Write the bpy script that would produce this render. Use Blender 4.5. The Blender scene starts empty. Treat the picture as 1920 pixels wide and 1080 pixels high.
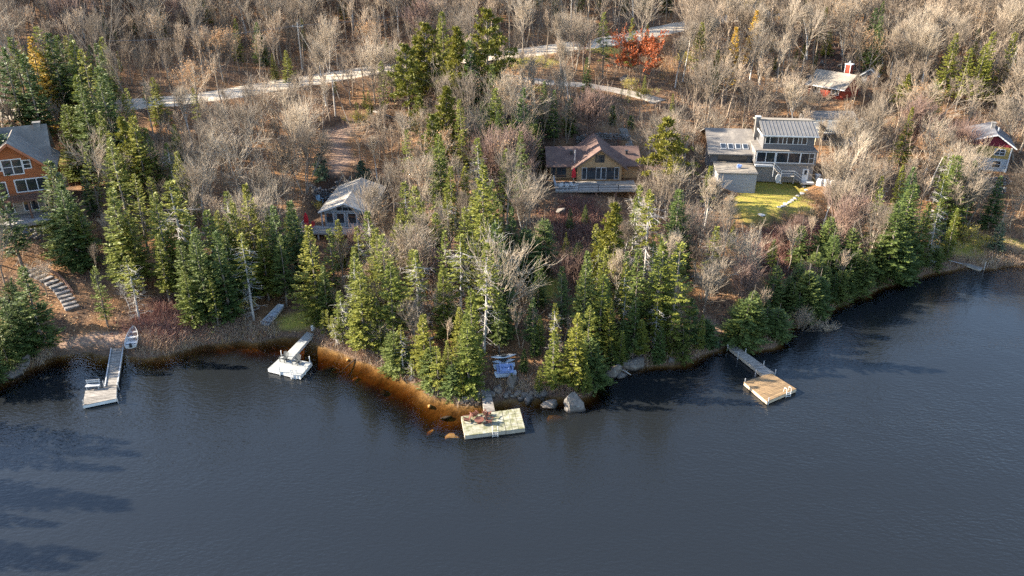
import bpy, math, random
import numpy as np
from mathutils import Vector, Matrix

# ---------------------------------------------------------------- camera, sky, sun, exposure
SC = bpy.context.scene
COL = SC.collection
F, PITCH, CAMZ = 1500.0, math.radians(26.0), 50.0          # focal length in photo pixels, tilt, height over the lake
cam_d = bpy.data.cameras.new("camera")
cam = bpy.data.objects.new("camera", cam_d)
COL.objects.link(cam)
cam.location = (0, 0, CAMZ)
cam.rotation_euler = (math.pi / 2 - PITCH, 0, 0)
cam_d.sensor_width = 36.0
cam_d.lens = 36.0 * F / 1920.0
cam_d.clip_start, cam_d.clip_end = 1.0, 4000.0
SC.camera = cam

SUN_EL, SUN_BACK = math.radians(25.0), math.radians(7.0)
world = bpy.data.worlds.new("World")
SC.world = world
world.use_nodes = True
wn = world.node_tree.nodes
sky = wn.new("ShaderNodeTexSky")
sky.sky_type = 'NISHITA'
sky.sun_disc = False
sky.sun_elevation = SUN_EL
sky.sun_rotation = math.radians(270.0) + SUN_BACK
sky.altitude = 400.0
sky.air_density, sky.dust_density, sky.ozone_density = 1.0, 0.9, 1.5
wn["Background"].inputs["Strength"].default_value = 0.10
world.node_tree.links.new(sky.outputs[0], wn["Background"].inputs["Color"])

sun_d = bpy.data.lights.new("sun", 'SUN')
sun_d.energy, sun_d.angle, sun_d.color = 5.0, math.radians(0.5), (1.0, 0.90, 0.74)
sun = bpy.data.objects.new("sun", sun_d)
COL.objects.link(sun)
sun.location = (-100, 60, 120)
SDIR = Vector((math.cos(SUN_EL) * math.cos(SUN_BACK), -math.cos(SUN_EL) * math.sin(SUN_BACK), -math.sin(SUN_EL)))
sun.rotation_euler = SDIR.to_track_quat('-Z', 'Y').to_euler()

vs = SC.view_settings
vs.view_transform, vs.look, vs.exposure, vs.gamma = 'Standard', 'None', 2.38, 1.0
SC.render.engine = 'CYCLES'
SC.cycles.use_denoising = False
SC.cycles.max_bounces, SC.cycles.diffuse_bounces, SC.cycles.glossy_bounces = 6, 2, 2
SC.cycles.transparent_max_bounces, SC.cycles.transmission_bounces = 12, 2
SC.cycles.caustics_reflective = SC.cycles.caustics_refractive = False
SC.cycles.sample_clamp_indirect = 4.0

RNG = np.random.default_rng(7)
random.seed(7)
cp, sp = math.cos(PITCH), math.sin(PITCH)

# ---------------------------------------------------------------- geometry helpers
def ray(px, py):
    u, v = (px - 960) / F, (py - 540) / F
    return np.array([u, cp - v * sp, -sp - v * cp])

def at_z(px, py, z):
    d = ray(px, py); t = (z - CAMZ) / d[2]
    return np.array([d[0] * t, d[1] * t, z])

def project(p):
    x, y, z = p[0], p[1], p[2] - CAMZ
    zd = y * cp - z * sp
    return 960 + F * x / zd, 540 - F * (y * sp + z * cp) / zd, zd

class MB:
    """collects boxes, bars, tubes and faces; build() links them as one mesh object"""
    def __init__(s): s.v, s.f = [], []
    def add(s, vs, fs):
        o = len(s.v); s.v.extend([tuple(map(float, q)) for q in vs]); s.f.extend([tuple(i + o for i in q) for q in fs]); return s
    def box(s, x0, x1, y0, y1, z0, z1):
        return s.add([(x0,y0,z0),(x1,y0,z0),(x1,y1,z0),(x0,y1,z0),(x0,y0,z1),(x1,y0,z1),(x1,y1,z1),(x0,y1,z1)],
                     [(0,3,2,1),(4,5,6,7),(0,1,5,4),(1,2,6,5),(2,3,7,6),(3,0,4,7)])
    def slab(s, pts, th, down=True):
        """quad/tri/polygon given by its top points, thickness th straight down"""
        n = len(pts); a = [tuple(p) for p in pts]; b = [(p[0], p[1], p[2] - th) for p in pts]
        fs = [tuple(range(n)), tuple(range(2*n-1, n-1, -1))] + [(i, n+i, n+(i+1) % n, (i+1) % n) for i in range(n)]
        return s.add(a + b, fs)
    def prism_y(s, poly, y0, y1):
        """polygon in x,z pushed from y0 to y1"""
        n = len(poly); a = [(x, y0, z) for x, z in poly]; b = [(x, y1, z) for x, z in poly]
        return s.add(a + b, [tuple(range(n)), tuple(range(2*n-1, n-1, -1))] + [(i, n+i, n+(i+1) % n, (i+1) % n) for i in range(n)])
    def bar(s, p, q, w, h=None):
        h = h or w
        p, q = Vector(p), Vector(q); d = (q - p).normalized()
        up = Vector((0,0,1)) if abs(d.z) < .95 else Vector((0,1,0))
        a = d.cross(up).normalized() * (w/2); b = a.cross(d).normalized() * (h/2)
        vs = [p-a-b, p+a-b, p+a+b, p-a+b, q-a-b, q+a-b, q+a+b, q-a+b]
        return s.add(vs, [(0,3,2,1),(4,5,6,7),(0,1,5,4),(1,2,6,5),(2,3,7,6),(3,0,4,7)])
    def tube(s, pts, rs, n=6, cap=True):
        o = len(s.v); P = [Vector(p) for p in pts]
        if not hasattr(rs, '__len__'): rs = [rs] * len(P)
        for i, p in enumerate(P):
            d = (P[min(i+1, len(P)-1)] - P[max(i-1, 0)]).normalized()
            up = Vector((0,0,1)) if abs(d.z) < .9 else Vector((1,0,0))
            a = d.cross(up).normalized(); b = d.cross(a).normalized()
            for k in range(n):
                t = 2*math.pi*k/n
                s.v.append(tuple(p + (a*math.cos(t) + b*math.sin(t)) * rs[i]))
        for i in range(len(P)-1):
            for k in range(n):
                s.f.append((o+i*n+k, o+i*n+(k+1) % n, o+(i+1)*n+(k+1) % n, o+(i+1)*n+k))
        if cap:
            s.f.append(tuple(o+k for k in range(n-1, -1, -1))); s.f.append(tuple(o+(len(P)-1)*n+k for k in range(n)))
        return s
    def lathe(s, prof, n=12, c=(0,0)):
        return s.tube([(c[0], c[1], z) for r, z in prof], [max(r, .001) for r, z in prof], n)
    def mesh(s, name):
        m = bpy.data.meshes.new(name); m.from_pydata(s.v, [], s.f); m.update(); return m
    def build(s, name, mat, parent=None, smooth=False):
        m = s.mesh(name)
        if smooth: m.polygons.foreach_set("use_smooth", [True] * len(m.polygons))
        return link(name, m, mat, parent)

def link(name, mesh, mat=None, parent=None):
    o = bpy.data.objects.new(name, mesh); COL.objects.link(o)
    if mat is not None and mesh is not None and not mesh.materials: mesh.materials.append(mat)
    if parent is not None: o.parent = parent
    return o

def tag(o, label=None, cat=None, group=None, kind=None):
    if label: o["label"] = label
    if cat: o["category"] = cat
    if group: o["group"] = group
    if kind: o["kind"] = kind
    return o

def thing(name, label, cat, loc=(0,0,0), rz=0.0, group=None):
    o = bpy.data.objects.new(name, None); COL.objects.link(o)
    o.empty_display_size = .3
    o.location = [float(c) for c in loc]; o.rotation_euler = (0, 0, rz)
    return tag(o, label, cat, group, "thing")

def copy_tree(o, parent=None):
    c = o.copy(); COL.objects.link(c); c.parent = parent
    for ch in list(o.children): copy_tree(ch, c)
    return c

def np_mesh(name, V, Fq, col=None):
    """quick mesh from an (n,3) array and an (m,3|4) array; col: per-vertex rgb"""
    m = bpy.data.meshes.new(name); k = Fq.shape[1]
    m.vertices.add(len(V)); m.vertices.foreach_set("co", np.asarray(V, np.float32).ravel())
    m.loops.add(Fq.size); m.loops.foreach_set("vertex_index", Fq.astype(np.int32).ravel())
    m.polygons.add(len(Fq)); m.polygons.foreach_set("loop_start", np.arange(0, Fq.size, k, dtype=np.int32))
    m.polygons.foreach_set("loop_total", np.full(len(Fq), k, np.int32))
    if col is not None:
        a = m.color_attributes.new("tone", 'FLOAT_COLOR', 'POINT')
        c = np.ones((len(V), 4), np.float32); c[:, :3] = col; a.data.foreach_set("color", c.ravel())
    m.update(calc_edges=True); m.validate(); return m

# ---------------------------------------------------------------- materials
MAT = {}
def nodes_of(name):
    m = bpy.data.materials.new(name); m.use_nodes = True; MAT[name] = m
    nt = m.node_tree; return m, nt, nt.nodes, nt.links, nt.nodes["Principled BSDF"]

def mixcol(nt, fac, a, b, mode='MIX'):
    n = nt.nodes.new("ShaderNodeMix"); n.data_type = 'RGBA'; n.blend_type = mode
    for i, v in ((0, fac), (6, a), (7, b)):
        if hasattr(v, 'is_output') or hasattr(v, 'links'): nt.links.new(v, n.inputs[i])
        elif i == 0: n.inputs[0].default_value = v
        else: n.inputs[i].default_value = (*v, 1)
    return n.outputs[2]

def noise(nt, scale, detail=4, rough=.6, vec=None, stretch=None, coord='Object'):
    tc = nt.nodes.new("ShaderNodeTexCoord"); src = tc.outputs[coord] if vec is None else vec
    if stretch:
        mp = nt.nodes.new("ShaderNodeMapping"); mp.inputs["Scale"].default_value = stretch
        nt.links.new(src, mp.inputs[0]); src = mp.outputs[0]
    n = nt.nodes.new("ShaderNodeTexNoise"); n.inputs["Scale"].default_value = scale
    n.inputs["Detail"].default_value = detail; n.inputs["Roughness"].default_value = rough
    nt.links.new(src, n.inputs["Vector"]); return n.outputs["Fac"]

def ramp(nt, fac, lo, hi):
    n = nt.nodes.new("ShaderNodeMapRange"); n.inputs[1].default_value = lo; n.inputs[2].default_value = hi
    nt.links.new(fac, n.inputs[0]); return n.outputs[0]

def mat(name, c1, c2=None, scale=3.0, rough=.8, lo=.35, hi=.65, stretch=None, metal=0.0, bump=0.0, bscale=None, rand=0.0, coat=0.0):
    m, nt, ns, ln, bs = nodes_of(name)
    bs.inputs["Roughness"].default_value = rough; bs.inputs["Metallic"].default_value = metal
    if rough > .6: bs.inputs["Specular IOR Level"].default_value = .25
    c2 = c2 or tuple(c * .7 for c in c1)
    fac = ramp(nt, noise(nt, scale, 5, .65, stretch=stretch), lo, hi)
    col = mixcol(nt, fac, c1, c2)
    if rand:
        oi = ns.new("ShaderNodeObjectInfo"); r = ramp(nt, oi.outputs["Random"], 0, 1)
        mr = ns.new("ShaderNodeMapRange"); mr.inputs[3].default_value = 1 - rand; mr.inputs[4].default_value = 1 + rand
        ln.new(oi.outputs["Random"], mr.inputs[0])
        cb = ns.new("ShaderNodeCombineColor"); [ln.new(mr.outputs[0], cb.inputs[i]) for i in range(3)]
        col = mixcol(nt, 1.0, col, cb.outputs[0], 'MULTIPLY')
    ln.new(col, bs.inputs["Base Color"])
    if bump:
        b = ns.new("ShaderNodeBump"); b.inputs["Strength"].default_value = bump; b.inputs["Distance"].default_value = .05
        ln.new(noise(nt, bscale or scale * 4, 4, .6, stretch=stretch), b.inputs["Height"]); ln.new(b.outputs[0], bs.inputs["Normal"])
    return m

def leaf_mat(name, dark, light, rnd_a, rnd_b, transl=.25, rough=.6):
    """foliage: per-vertex tone (fresh or old needles) times a per-tree tint"""
    m, nt, ns, ln, bs = nodes_of(name)
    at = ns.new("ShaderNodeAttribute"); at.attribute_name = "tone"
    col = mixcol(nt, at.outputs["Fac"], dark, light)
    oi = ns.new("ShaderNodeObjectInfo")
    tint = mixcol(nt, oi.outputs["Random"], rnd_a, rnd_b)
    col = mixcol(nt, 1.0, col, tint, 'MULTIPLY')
    ln.new(col, bs.inputs["Base Color"]); bs.inputs["Roughness"].default_value = rough
    bs.inputs["Specular IOR Level"].default_value = .25
    tr = ns.new("ShaderNodeBsdfTranslucent"); ln.new(col, tr.inputs[0])
    mx = ns.new("ShaderNodeMixShader"); mx.inputs[0].default_value = transl
    ln.new(bs.outputs[0], mx.inputs[1]); ln.new(tr.outputs[0], mx.inputs[2])
    ln.new(mx.outputs[0], ns["Material Output"].inputs[0]); return m

def tone_mat(name, rough=.9, transl=0.0):
    """colour straight from the vertex tone (brush, grass, litter of many kinds in one mass)"""
    m, nt, ns, ln, bs = nodes_of(name)
    at = ns.new("ShaderNodeAttribute"); at.attribute_name = "tone"
    ln.new(at.outputs["Color"], bs.inputs["Base Color"]); bs.inputs["Roughness"].default_value = rough
    bs.inputs["Specular IOR Level"].default_value = .2
    return m

def bark_mat(name, c1, c2, ra, rb):
    m, nt, ns, ln, bs = nodes_of(name)
    col = mixcol(nt, ramp(nt, noise(nt, 2.5, 4, .6, stretch=(3, 3, .6)), .35, .65), c1, c2)
    oi = ns.new("ShaderNodeObjectInfo")
    col = mixcol(nt, 1.0, col, mixcol(nt, oi.outputs["Random"], ra, rb), 'MULTIPLY')
    ln.new(col, bs.inputs["Base Color"]); bs.inputs["Roughness"].default_value = .85
    bs.inputs["Specular IOR Level"].default_value = .2
    return m
# ---------------------------------------------------------------- the land: shoreline, slope, road, house pads
SHORE_PX = [(-80,745),(0,722),(40,706),(62,688),(110,672),(160,662),(240,664),(320,666),(380,652),(402,650),(450,636),(478,641),
  (520,630),(560,628),(592,634),(640,655),(690,678),(740,699),(790,728),(830,748),(868,756),(905,757),(950,748),(1000,752),(1040,752),
  (1090,746),(1130,716),(1180,692),(1230,682),(1290,674),(1330,656),(1372,646),(1410,656),(1450,642),(1482,620),(1540,592),(1590,562),(1640,542),
  (1700,527),(1750,508),(1782,502),(1840,506),(1900,501),(1990,490),(2300,470),(2900,450)]
SH = np.array([at_z(px, py, 0)[:2] for px, py in SHORE_PX])
SH = np.vstack([[-700, -260], [-100, -80], [-76, 0], [-70, 30], [-66, 48], [-63.5, 62], SH, [240, 150], [700, 170]])
for i in range(1, len(SH)): SH[i, 0] = max(SH[i, 0], SH[i-1, 0] + .15)

def vnoise(x, y, s, seed):
    """smooth value noise on a lattice of size s"""
    r = np.random.default_rng(seed).random((257, 257)) * 2 - 1
    u, v = x / s + 1000.37, y / s + 1000.71
    i, j = np.floor(u).astype(int), np.floor(v).astype(int); a, b = u - i, v - j
    a, b = a*a*(3-2*a), b*b*(3-2*b); i %= 256; j %= 256
    return (r[i, j]*(1-a) + r[i+1, j]*a)*(1-b) + (r[i, j+1]*(1-a) + r[i+1, j+1]*a)*b

def shore_dist(x, y):
    """metres from the waterline, positive on land"""
    best = np.full(x.shape, 1e9)
    for (ax, ay), (bx, by) in zip(SH[:-1], SH[1:]):
        dx, dy = bx-ax, by-ay; t = np.clip(((x-ax)*dx + (y-ay)*dy) / (dx*dx+dy*dy), 0, 1)
        best = np.minimum(best, np.hypot(x-ax-t*dx, y-ay-t*dy))
    return np.where(y > np.interp(x, SH[:, 0], SH[:, 1]), best, -best)

PD = [0, 1.2, 3, 12, 30, 46, 70, 90, 130, 200, 300, 900]
PZ = [0.0, .45, 1.0, 2.9, 6.4, 9.6, 15.8, 20, 30, 50, 82, 180]
def base_height(x, y):
    d = shore_dist(x, y) + .5*vnoise(x, y, 2.3, 3) + .9*vnoise(x, y, 6, 4)
    land = np.interp(d, PD, PZ) + np.clip(d/25, 0, 1) * (1.1*vnoise(x, y, 17, 1) + .5*vnoise(x, y, 6, 2)) + np.clip(d/6, 0, 1)*.16*vnoise(x, y, 1.8, 9)
    shelf = np.interp(x, [-200, -58, -50, -36, -28, -2, 6, 16, 300], [1.0, .9, .30, .55, .24, .23, .55, 1.2, 1.2])
    w = -d; bed = -(shelf*np.minimum(w, 9) + .35*np.clip(w-9, 0, 20)) + .12*vnoise(x, y, 2.2, 5)*np.clip(w/2, 0, 1)
    return np.where(d > 0, land, np.maximum(bed, -7.5)), d

def axis(segs):
    out = [np.arange(a, b, s) for a, b, s in segs]
    return np.unique(np.round(np.concatenate(out + [[segs[-1][1]]]), 4))
GX = axis([(-700,-260,40),(-260,-120,5),(-120,-75,1.6),(-75,100,.9),(100,150,1.6),(150,300,5),(300,700,40)])
GY = axis([(-400,30,20),(30,60,3),(60,140,.8),(140,230,1.5),(230,330,5),(330,900,40)])
XX, YY = np.meshgrid(GX, GY, indexing='ij')
ZZ, DD = base_height(XX, YY)

def lookup(A, x, y):
    x = np.clip(np.asarray(x, float), GX[0], GX[-1]-1e-6); y = np.clip(np.asarray(y, float), GY[0], GY[-1]-1e-6)
    i = np.searchsorted(GX, x, 'right')-1; j = np.searchsorted(GY, y, 'right')-1
    i = np.clip(i, 0, len(GX)-2); j = np.clip(j, 0, len(GY)-2)
    a = (x-GX[i])/(GX[i+1]-GX[i]); b = (y-GY[j])/(GY[j+1]-GY[j])
    return (A[i,j]*(1-a)+A[i+1,j]*a)*(1-b) + (A[i,j+1]*(1-a)+A[i+1,j+1]*a)*b
def H(x, y): return lookup(ZZ, x, y)
TT = np.concatenate([np.arange(35, 160, .12), np.arange(160, 420, .4)])
def hit(px, py, lift=0.0):
    """where the sight line through a photo pixel meets the land (or land raised by lift)"""
    d = ray(px, py); d = d/np.hypot(d[0], d[1])
    x, y, z = d[0]*TT, d[1]*TT, CAMZ+d[2]*TT
    k = np.nonzero(z < np.maximum(H(x, y), 0) + lift)[0]
    k = k[0] if len(k) else len(TT)-1
    return np.array([x[k], y[k], H(x[k], y[k])])

def smooth(t): t = np.clip(t, 0, 1); return t*t*(3-2*t)
def pad(cx, cy, hx, hy, rz, z, soft=4.0):
    """level a rectangle of land round a house"""
    global ZZ
    c, s = math.cos(rz), math.sin(rz); u = (XX-cx)*c + (YY-cy)*s; v = -(XX-cx)*s + (YY-cy)*c
    q = np.hypot(np.maximum(np.abs(u)-hx, 0), np.maximum(np.abs(v)-hy, 0))
    w = 1-smooth(q/soft); ZZ = ZZ*(1-w) + z*w

def polyline_pts(px_list, step=1.0):
    P = np.array([hit(*p) for p in px_list]); seg = np.hypot(*np.diff(P[:, :2], axis=0).T); s = np.concatenate([[0], np.cumsum(seg)])
    t = np.arange(0, s[-1], step); out = np.stack([np.interp(t, s, P[:, k]) for k in range(3)], 1)
    ker = np.ones(9)/9
    for k in range(3):
        e = np.concatenate([np.full(4, out[0, k]), out[:, k], np.full(4, out[-1, k])]); out[:, k] = np.convolve(e, ker, 'valid')
    kz = 31; e = np.concatenate([np.full(15, out[0, 2]), out[:, 2], np.full(15, out[-1, 2])]); out[:, 2] = np.convolve(e, np.ones(kz)/kz, 'valid')
    return out
def carve(P, half, soft):
    """flatten the land along a track; returns nothing, writes ZZ"""
    global ZZ
    x0, x1 = P[:, 0].min()-half-soft, P[:, 0].max()+half+soft; y0, y1 = P[:, 1].min()-half-soft, P[:, 1].max()+half+soft
    ii = np.nonzero((GX > x0) & (GX < x1))[0]; jj = np.nonzero((GY > y0) & (GY < y1))[0]
    sx, sy = XX[np.ix_(ii, jj)], YY[np.ix_(ii, jj)]; best = np.full(sx.shape, 1e9); zz = np.zeros(sx.shape)
    for p in P:
        q = np.hypot(sx-p[0], sy-p[1]); m = q < best; best[m] = q[m]; zz[m] = p[2]
    w = 1-smooth((best-half)/soft); sub = ZZ[np.ix_(ii, jj)]; ZZ[np.ix_(ii, jj)] = sub*(1-w)+zz*w
def strip(name, P, half, m, lift=.06, wob=.25):
    """a track surface laid on the flattened land"""
    T = np.gradient(P[:, :2], axis=0); T /= np.linalg.norm(T, axis=1)[:, None]; N = np.stack([-T[:, 1], T[:, 0]], 1)
    V, Fc = [], []; cols = [-1, -.9, -.5, 0, .5, .9, 1]
    for i, p in enumerate(P):
        for c in cols:
            h = half*(1 + wob*float(vnoise(np.array(p[0]+c*31), np.array(p[1]), 3, 21)))
            x, y = p[0]+N[i, 0]*c*h, p[1]+N[i, 1]*c*h
            V.append((x, y, max(p[2], float(H(x, y))) + lift + (.05*(1-c*c) if abs(c) < 1 else -.14)))
    n = len(cols)
    for i in range(len(P)-1):
        for k in range(n-1): Fc.append((i*n+k, (i+1)*n+k, (i+1)*n+k+1, i*n+k+1))
    o = link(name, np_mesh(name, np.array(V), np.array(Fc)), m); return tag(o, kind="structure")

# ---- house frames: local x along the front, local y into the hill, z up
class Frame: pass
def frame(px, py, rz, hx, hy, cy, dz=0.0, soft=4.0):
    """px,py: the middle of the front's foot in the photo"""
    f = Frame(); p = hit(px, py); f.x, f.y, f.z, f.rz = p[0], p[1], p[2]+dz, rz
    c, s = math.cos(rz), math.sin(rz)
    pad(f.x - s*cy, f.y + c*cy, hx, hy, rz, f.z - .12, soft); return f
road_px = [(-140,226),(-40,219),(60,213),(160,207),(250,199),(330,191),(430,175),(520,160),(600,149),(700,133),(770,122),(860,110),(960,99),(1050,92),(1120,82),
           (1185,71),(1245,57),(1310,43),(1380,34),(1460,22)]
ROAD = polyline_pts(road_px); carve(ROAD, 4.6, 5.0)
drive_px = [(905,142),(960,145),(1010,152),(1060,153),(1110,160),(1150,168),(1190,178),(1225,190),(1250,206)]
DRIVE = polyline_pts(drive_px); carve(DRIVE, 2.6, 3.0)
PATH = polyline_pts([(655,232),(652,250),(648,268),(645,290),(640,315),(640,334)]); carve(PATH, 2.4, 3)
fA = frame(47, 402, math.radians(24), 7.5, 7, 5, 0, 3)
fB = frame(650, 436, math.radians(-3), 6, 6.5, 6.2, .9, 2.5)
fC = frame(1123, 338, math.radians(1.5), 9.5, 6.0, 5.5, 0, 2.5)
fD = frame(1413, 336, math.radians(-6), 12, 8, 4.5, 0, 3)
fE = frame(1548, 182, math.radians(-48), 6.0, 5.0, 3.5, 0, 3)
fF = frame(1842, 318, math.radians(-22), 6, 6, 4, 0, 3)
fG = frame(1576, 272, math.radians(-2), 6, 4, 3, 0, 3)
LAWN = hit(1450, 372); pad(LAWN[0], LAWN[1], 5.0, 4.5, 0, LAWN[2], 4)
BEACH = hit(170, 640)

# ---- kinds of ground, painted where they are
def blob(px, py, rx, ry, z=None):
    p = hit(px, py); q = np.hypot((XX-p[0])/rx, (YY-p[1])/ry) + .35*vnoise(XX, YY, 1.6, 31); return 1-smooth((q-.6)/.5)
GRASS = np.zeros_like(ZZ)
for b in [(1450,372,6.5,9),(1455,345,6,5),(1430,398,4.5,5),(50,430,3.5,2.2),(560,604,3.6,2.4),(1010,535,3.2,3.5),(1830,470,7,3),(1790,468,4,3),(1890,470,4,3),(85,305,3.5,5),
          (1400,30,7,6),(1130,92,7,2),(1000,112,7,2)]:
    GRASS = np.maximum(GRASS, blob(*b))
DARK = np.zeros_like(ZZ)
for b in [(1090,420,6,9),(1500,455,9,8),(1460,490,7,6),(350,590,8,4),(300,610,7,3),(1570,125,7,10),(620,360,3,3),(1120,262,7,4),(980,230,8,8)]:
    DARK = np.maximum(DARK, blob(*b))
SAND = np.zeros_like(ZZ)
for b in [(170,645,4.5,2.2),(235,640,3,1.6),(110,665,3,1.5),(1340,630,2.2,3),(640,255,2.6,8),(642,300,2.4,6)]:
    SAND = np.maximum(SAND, blob(*b))

def ground_material():
    m, nt, ns, ln, bs = nodes_of("leaf_litter_ground")
    geo = ns.new("ShaderNodeNewGeometry"); P = geo.outputs["Position"]
    at = ns.new("ShaderNodeAttribute"); at.attribute_name = "tone"
    sep = ns.new("ShaderNodeSeparateColor"); ln.new(at.outputs["Color"], sep.inputs[0])
    litter = mixcol(nt, ramp(nt, noise(nt, .9, 6, .75, P), .36, .64), (.165, .095, .054), (.065, .042, .030))
    litter = mixcol(nt, ramp(nt, noise(nt, .13, 3, .5, P), .45, .65), litter, (.24, .125, .056))
    litter = mixcol(nt, ramp(nt, noise(nt, 3.2, 3, .7, P), .56, .7), litter, (.30, .20, .12))
    grass = mixcol(nt, ramp(nt, noise(nt, 1.3, 5, .7, P), .35, .65), (.23, .22, .035), (.33, .25, .07))
    col = mixcol(nt, sep.outputs[0], litter, grass)
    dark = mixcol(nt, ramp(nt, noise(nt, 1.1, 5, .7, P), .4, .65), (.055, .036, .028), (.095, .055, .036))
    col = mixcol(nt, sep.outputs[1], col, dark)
    col = mixcol(nt, sep.outputs[2], col, mixcol(nt, ramp(nt, noise(nt, 1.8, 6, .75, P), .38, .62), (.33, .22, .15), (.20, .13, .10)))
    sx = ns.new("ShaderNodeSeparateXYZ"); ln.new(P, sx.inputs[0])
    bed = mixcol(nt, ramp(nt, noise(nt, .8, 6, .75, P), .38, .66), (.36, .245, .12), (.10, .068, .04))
    wet = mixcol(nt, ramp(nt, noise(nt, 1.6, 5, .7, P), .38, .66), (.10, .065, .045), (.19, .12, .075))
    col = mixcol(nt, ramp(nt, sx.outputs[2], .55, .22), col, wet)
    col = mixcol(nt, ramp(nt, sx.outputs[2], .0, -.12), col, bed)
    ln.new(col, bs.inputs["Base Color"]); bs.inputs["Roughness"].default_value = .95; bs.inputs["Specular IOR Level"].default_value = .1
    b = ns.new("ShaderNodeBump"); b.inputs["Strength"].default_value = .8; b.inputs["Distance"].default_value = .25
    ln.new(noise(nt, 2.2, 6, .75, P), b.inputs["Height"]); ln.new(b.outputs[0], bs.inputs["Normal"]); return m

ni, nj = len(GX), len(GY)
idx = np.arange(ni*nj).reshape(ni, nj)
quads = np.stack([idx[:-1, :-1], idx[1:, :-1], idx[1:, 1:], idx[:-1, 1:]], -1).reshape(-1, 4)
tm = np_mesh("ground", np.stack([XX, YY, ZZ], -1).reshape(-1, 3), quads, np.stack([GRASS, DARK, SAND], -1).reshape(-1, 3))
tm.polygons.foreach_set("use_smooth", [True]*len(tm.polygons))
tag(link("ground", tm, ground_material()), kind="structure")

gravel = mat("pale_gravel", (.50, .42, .32), (.38, .31, .23), .8, .95, bump=.3)
strip("road", ROAD, 4.7, gravel, .08, .08)
strip("driveway", DRIVE, 2.3, mat("grey_gravel", (.40, .35, .29), (.27, .225, .18), 1.2, .95, bump=.3), .08, .15)

# ---- the lake: a closed body of tea-coloured water over the bed
def water_material():
    m, nt, ns, ln, bs = nodes_of("lake_water")
    ns.remove(bs)
    geo = ns.new("ShaderNodeNewGeometry"); P = geo.outputs["Position"]
    mp = ns.new("ShaderNodeMapping"); mp.inputs["Rotation"].default_value = (0, 0, .5); mp.inputs["Scale"].default_value = (.75, 1.5, 1)
    ln.new(P, mp.inputs[0])
    w1 = noise(nt, 2.1, 2, .55, mp.outputs[0])
    w2 = noise(nt, 6.5, 2, .5, P)
    w3 = noise(nt, .35, 2, .5, P)
    a1 = ns.new("ShaderNodeMath"); a1.operation = 'MULTIPLY_ADD'; ln.new(w2, a1.inputs[0]); a1.inputs[1].default_value = .09; ln.new(w1, a1.inputs[2])
    a2 = ns.new("ShaderNodeMath"); a2.operation = 'MULTIPLY_ADD'; ln.new(w3, a2.inputs[0]); a2.inputs[1].default_value = .9; ln.new(a1.outputs[0], a2.inputs[2])
    gust = ns.new("ShaderNodeMapRange"); gust.inputs[1].default_value = .35; gust.inputs[2].default_value = .65; gust.inputs[3].default_value = .25; gust.inputs[4].default_value = 1.0
    ln.new(noise(nt, .05, 4, .65, P, stretch=(.5, 1.6, 1)), gust.inputs[0])
    b = ns.new("ShaderNodeBump"); b.inputs["Distance"].default_value = .078; ln.new(gust.outputs[0], b.inputs["Strength"]); ln.new(a2.outputs[0], b.inputs["Height"])
    dt = ns.new("ShaderNodeVectorMath"); dt.operation = 'DOT_PRODUCT'; ln.new(b.outputs[0], dt.inputs[0]); ln.new(geo.outputs["Incoming"], dt.inputs[1])
    def mth(op, x, y=None):
        q = ns.new("ShaderNodeMath"); q.operation = op; q.use_clamp = False
        for i, v in enumerate((x, y)):
            if v is None: continue
            if isinstance(v, (int, float)): q.inputs[i].default_value = v
            else: ln.new(v, q.inputs[i])
        return q.outputs[0]
    sch = mth('POWER', mth('SUBTRACT', 1.0, mth('MINIMUM', mth('ABSOLUTE', dt.outputs["Value"]), 1.0)), 5.0)     # mirror share by angle, the same from above and below
    class fr: outputs = [mth('MULTIPLY_ADD', sch, .965)]
    fr.outputs[0].node.inputs[2].default_value = .042
    gl = ns.new("ShaderNodeBsdfGlossy"); gl.inputs["Roughness"].default_value = .06; ln.new(b.outputs[0], gl.inputs["Normal"])
    tr = ns.new("ShaderNodeBsdfTransparent")
    df = ns.new("ShaderNodeBsdfDiffuse"); df.inputs["Color"].default_value = (.010, .0115, .013, 1)      # peaty depth: the bed is out of sight here
    dp = ns.new("ShaderNodeAttribute"); dp.attribute_name = "tone"
    deep = ns.new("ShaderNodeMixShader"); ln.new(dp.outputs["Fac"], deep.inputs[0]); ln.new(tr.outputs[0], deep.inputs[1]); ln.new(df.outputs[0], deep.inputs[2])
    mx = ns.new("ShaderNodeMixShader"); ln.new(fr.outputs[0], mx.inputs[0]); ln.new(deep.outputs[0], mx.inputs[1]); ln.new(gl.outputs[0], mx.inputs[2])
    out = ns["Material Output"]; ln.new(mx.outputs[0], out.inputs["Surface"])
    va = ns.new("ShaderNodeVolumeAbsorption"); va.inputs["Color"].default_value = (.58, .44, .22, 1); va.inputs["Density"].default_value = 2.6
    ln.new(va.outputs[0], out.inputs["Volume"]); return m
mask = smooth((-ZZ-.75)/1.5)[:, :np.searchsorted(GY, 250)]; wx, wy = XX[:, :mask.shape[1]], YY[:, :mask.shape[1]]
nw = mask.shape[1]; idw = np.arange(ni*nw).reshape(ni, nw); qw = np.stack([idw[:-1, :-1], idw[1:, :-1], idw[1:, 1:], idw[:-1, 1:]], -1).reshape(-1, 4)
x0, x1, y0, y1 = GX[0], GX[-1], GY[0], GY[nw-1]; k = ni*nw
VW = np.vstack([np.stack([wx, wy, 0*wx], -1).reshape(-1, 3), [[x0,y0,0],[x1,y0,0],[x1,y1,0],[x0,y1,0],[x0,y0,-14],[x1,y0,-14],[x1,y1,-14],[x0,y1,-14]]])
qw = np.vstack([qw, k+np.array([[4,7,6,5],[0,4,5,1],[1,5,6,2],[2,6,7,3],[3,7,4,0]])])
cw = np.concatenate([mask.reshape(-1), np.ones(8)])[:, None]*np.ones(3)
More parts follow.
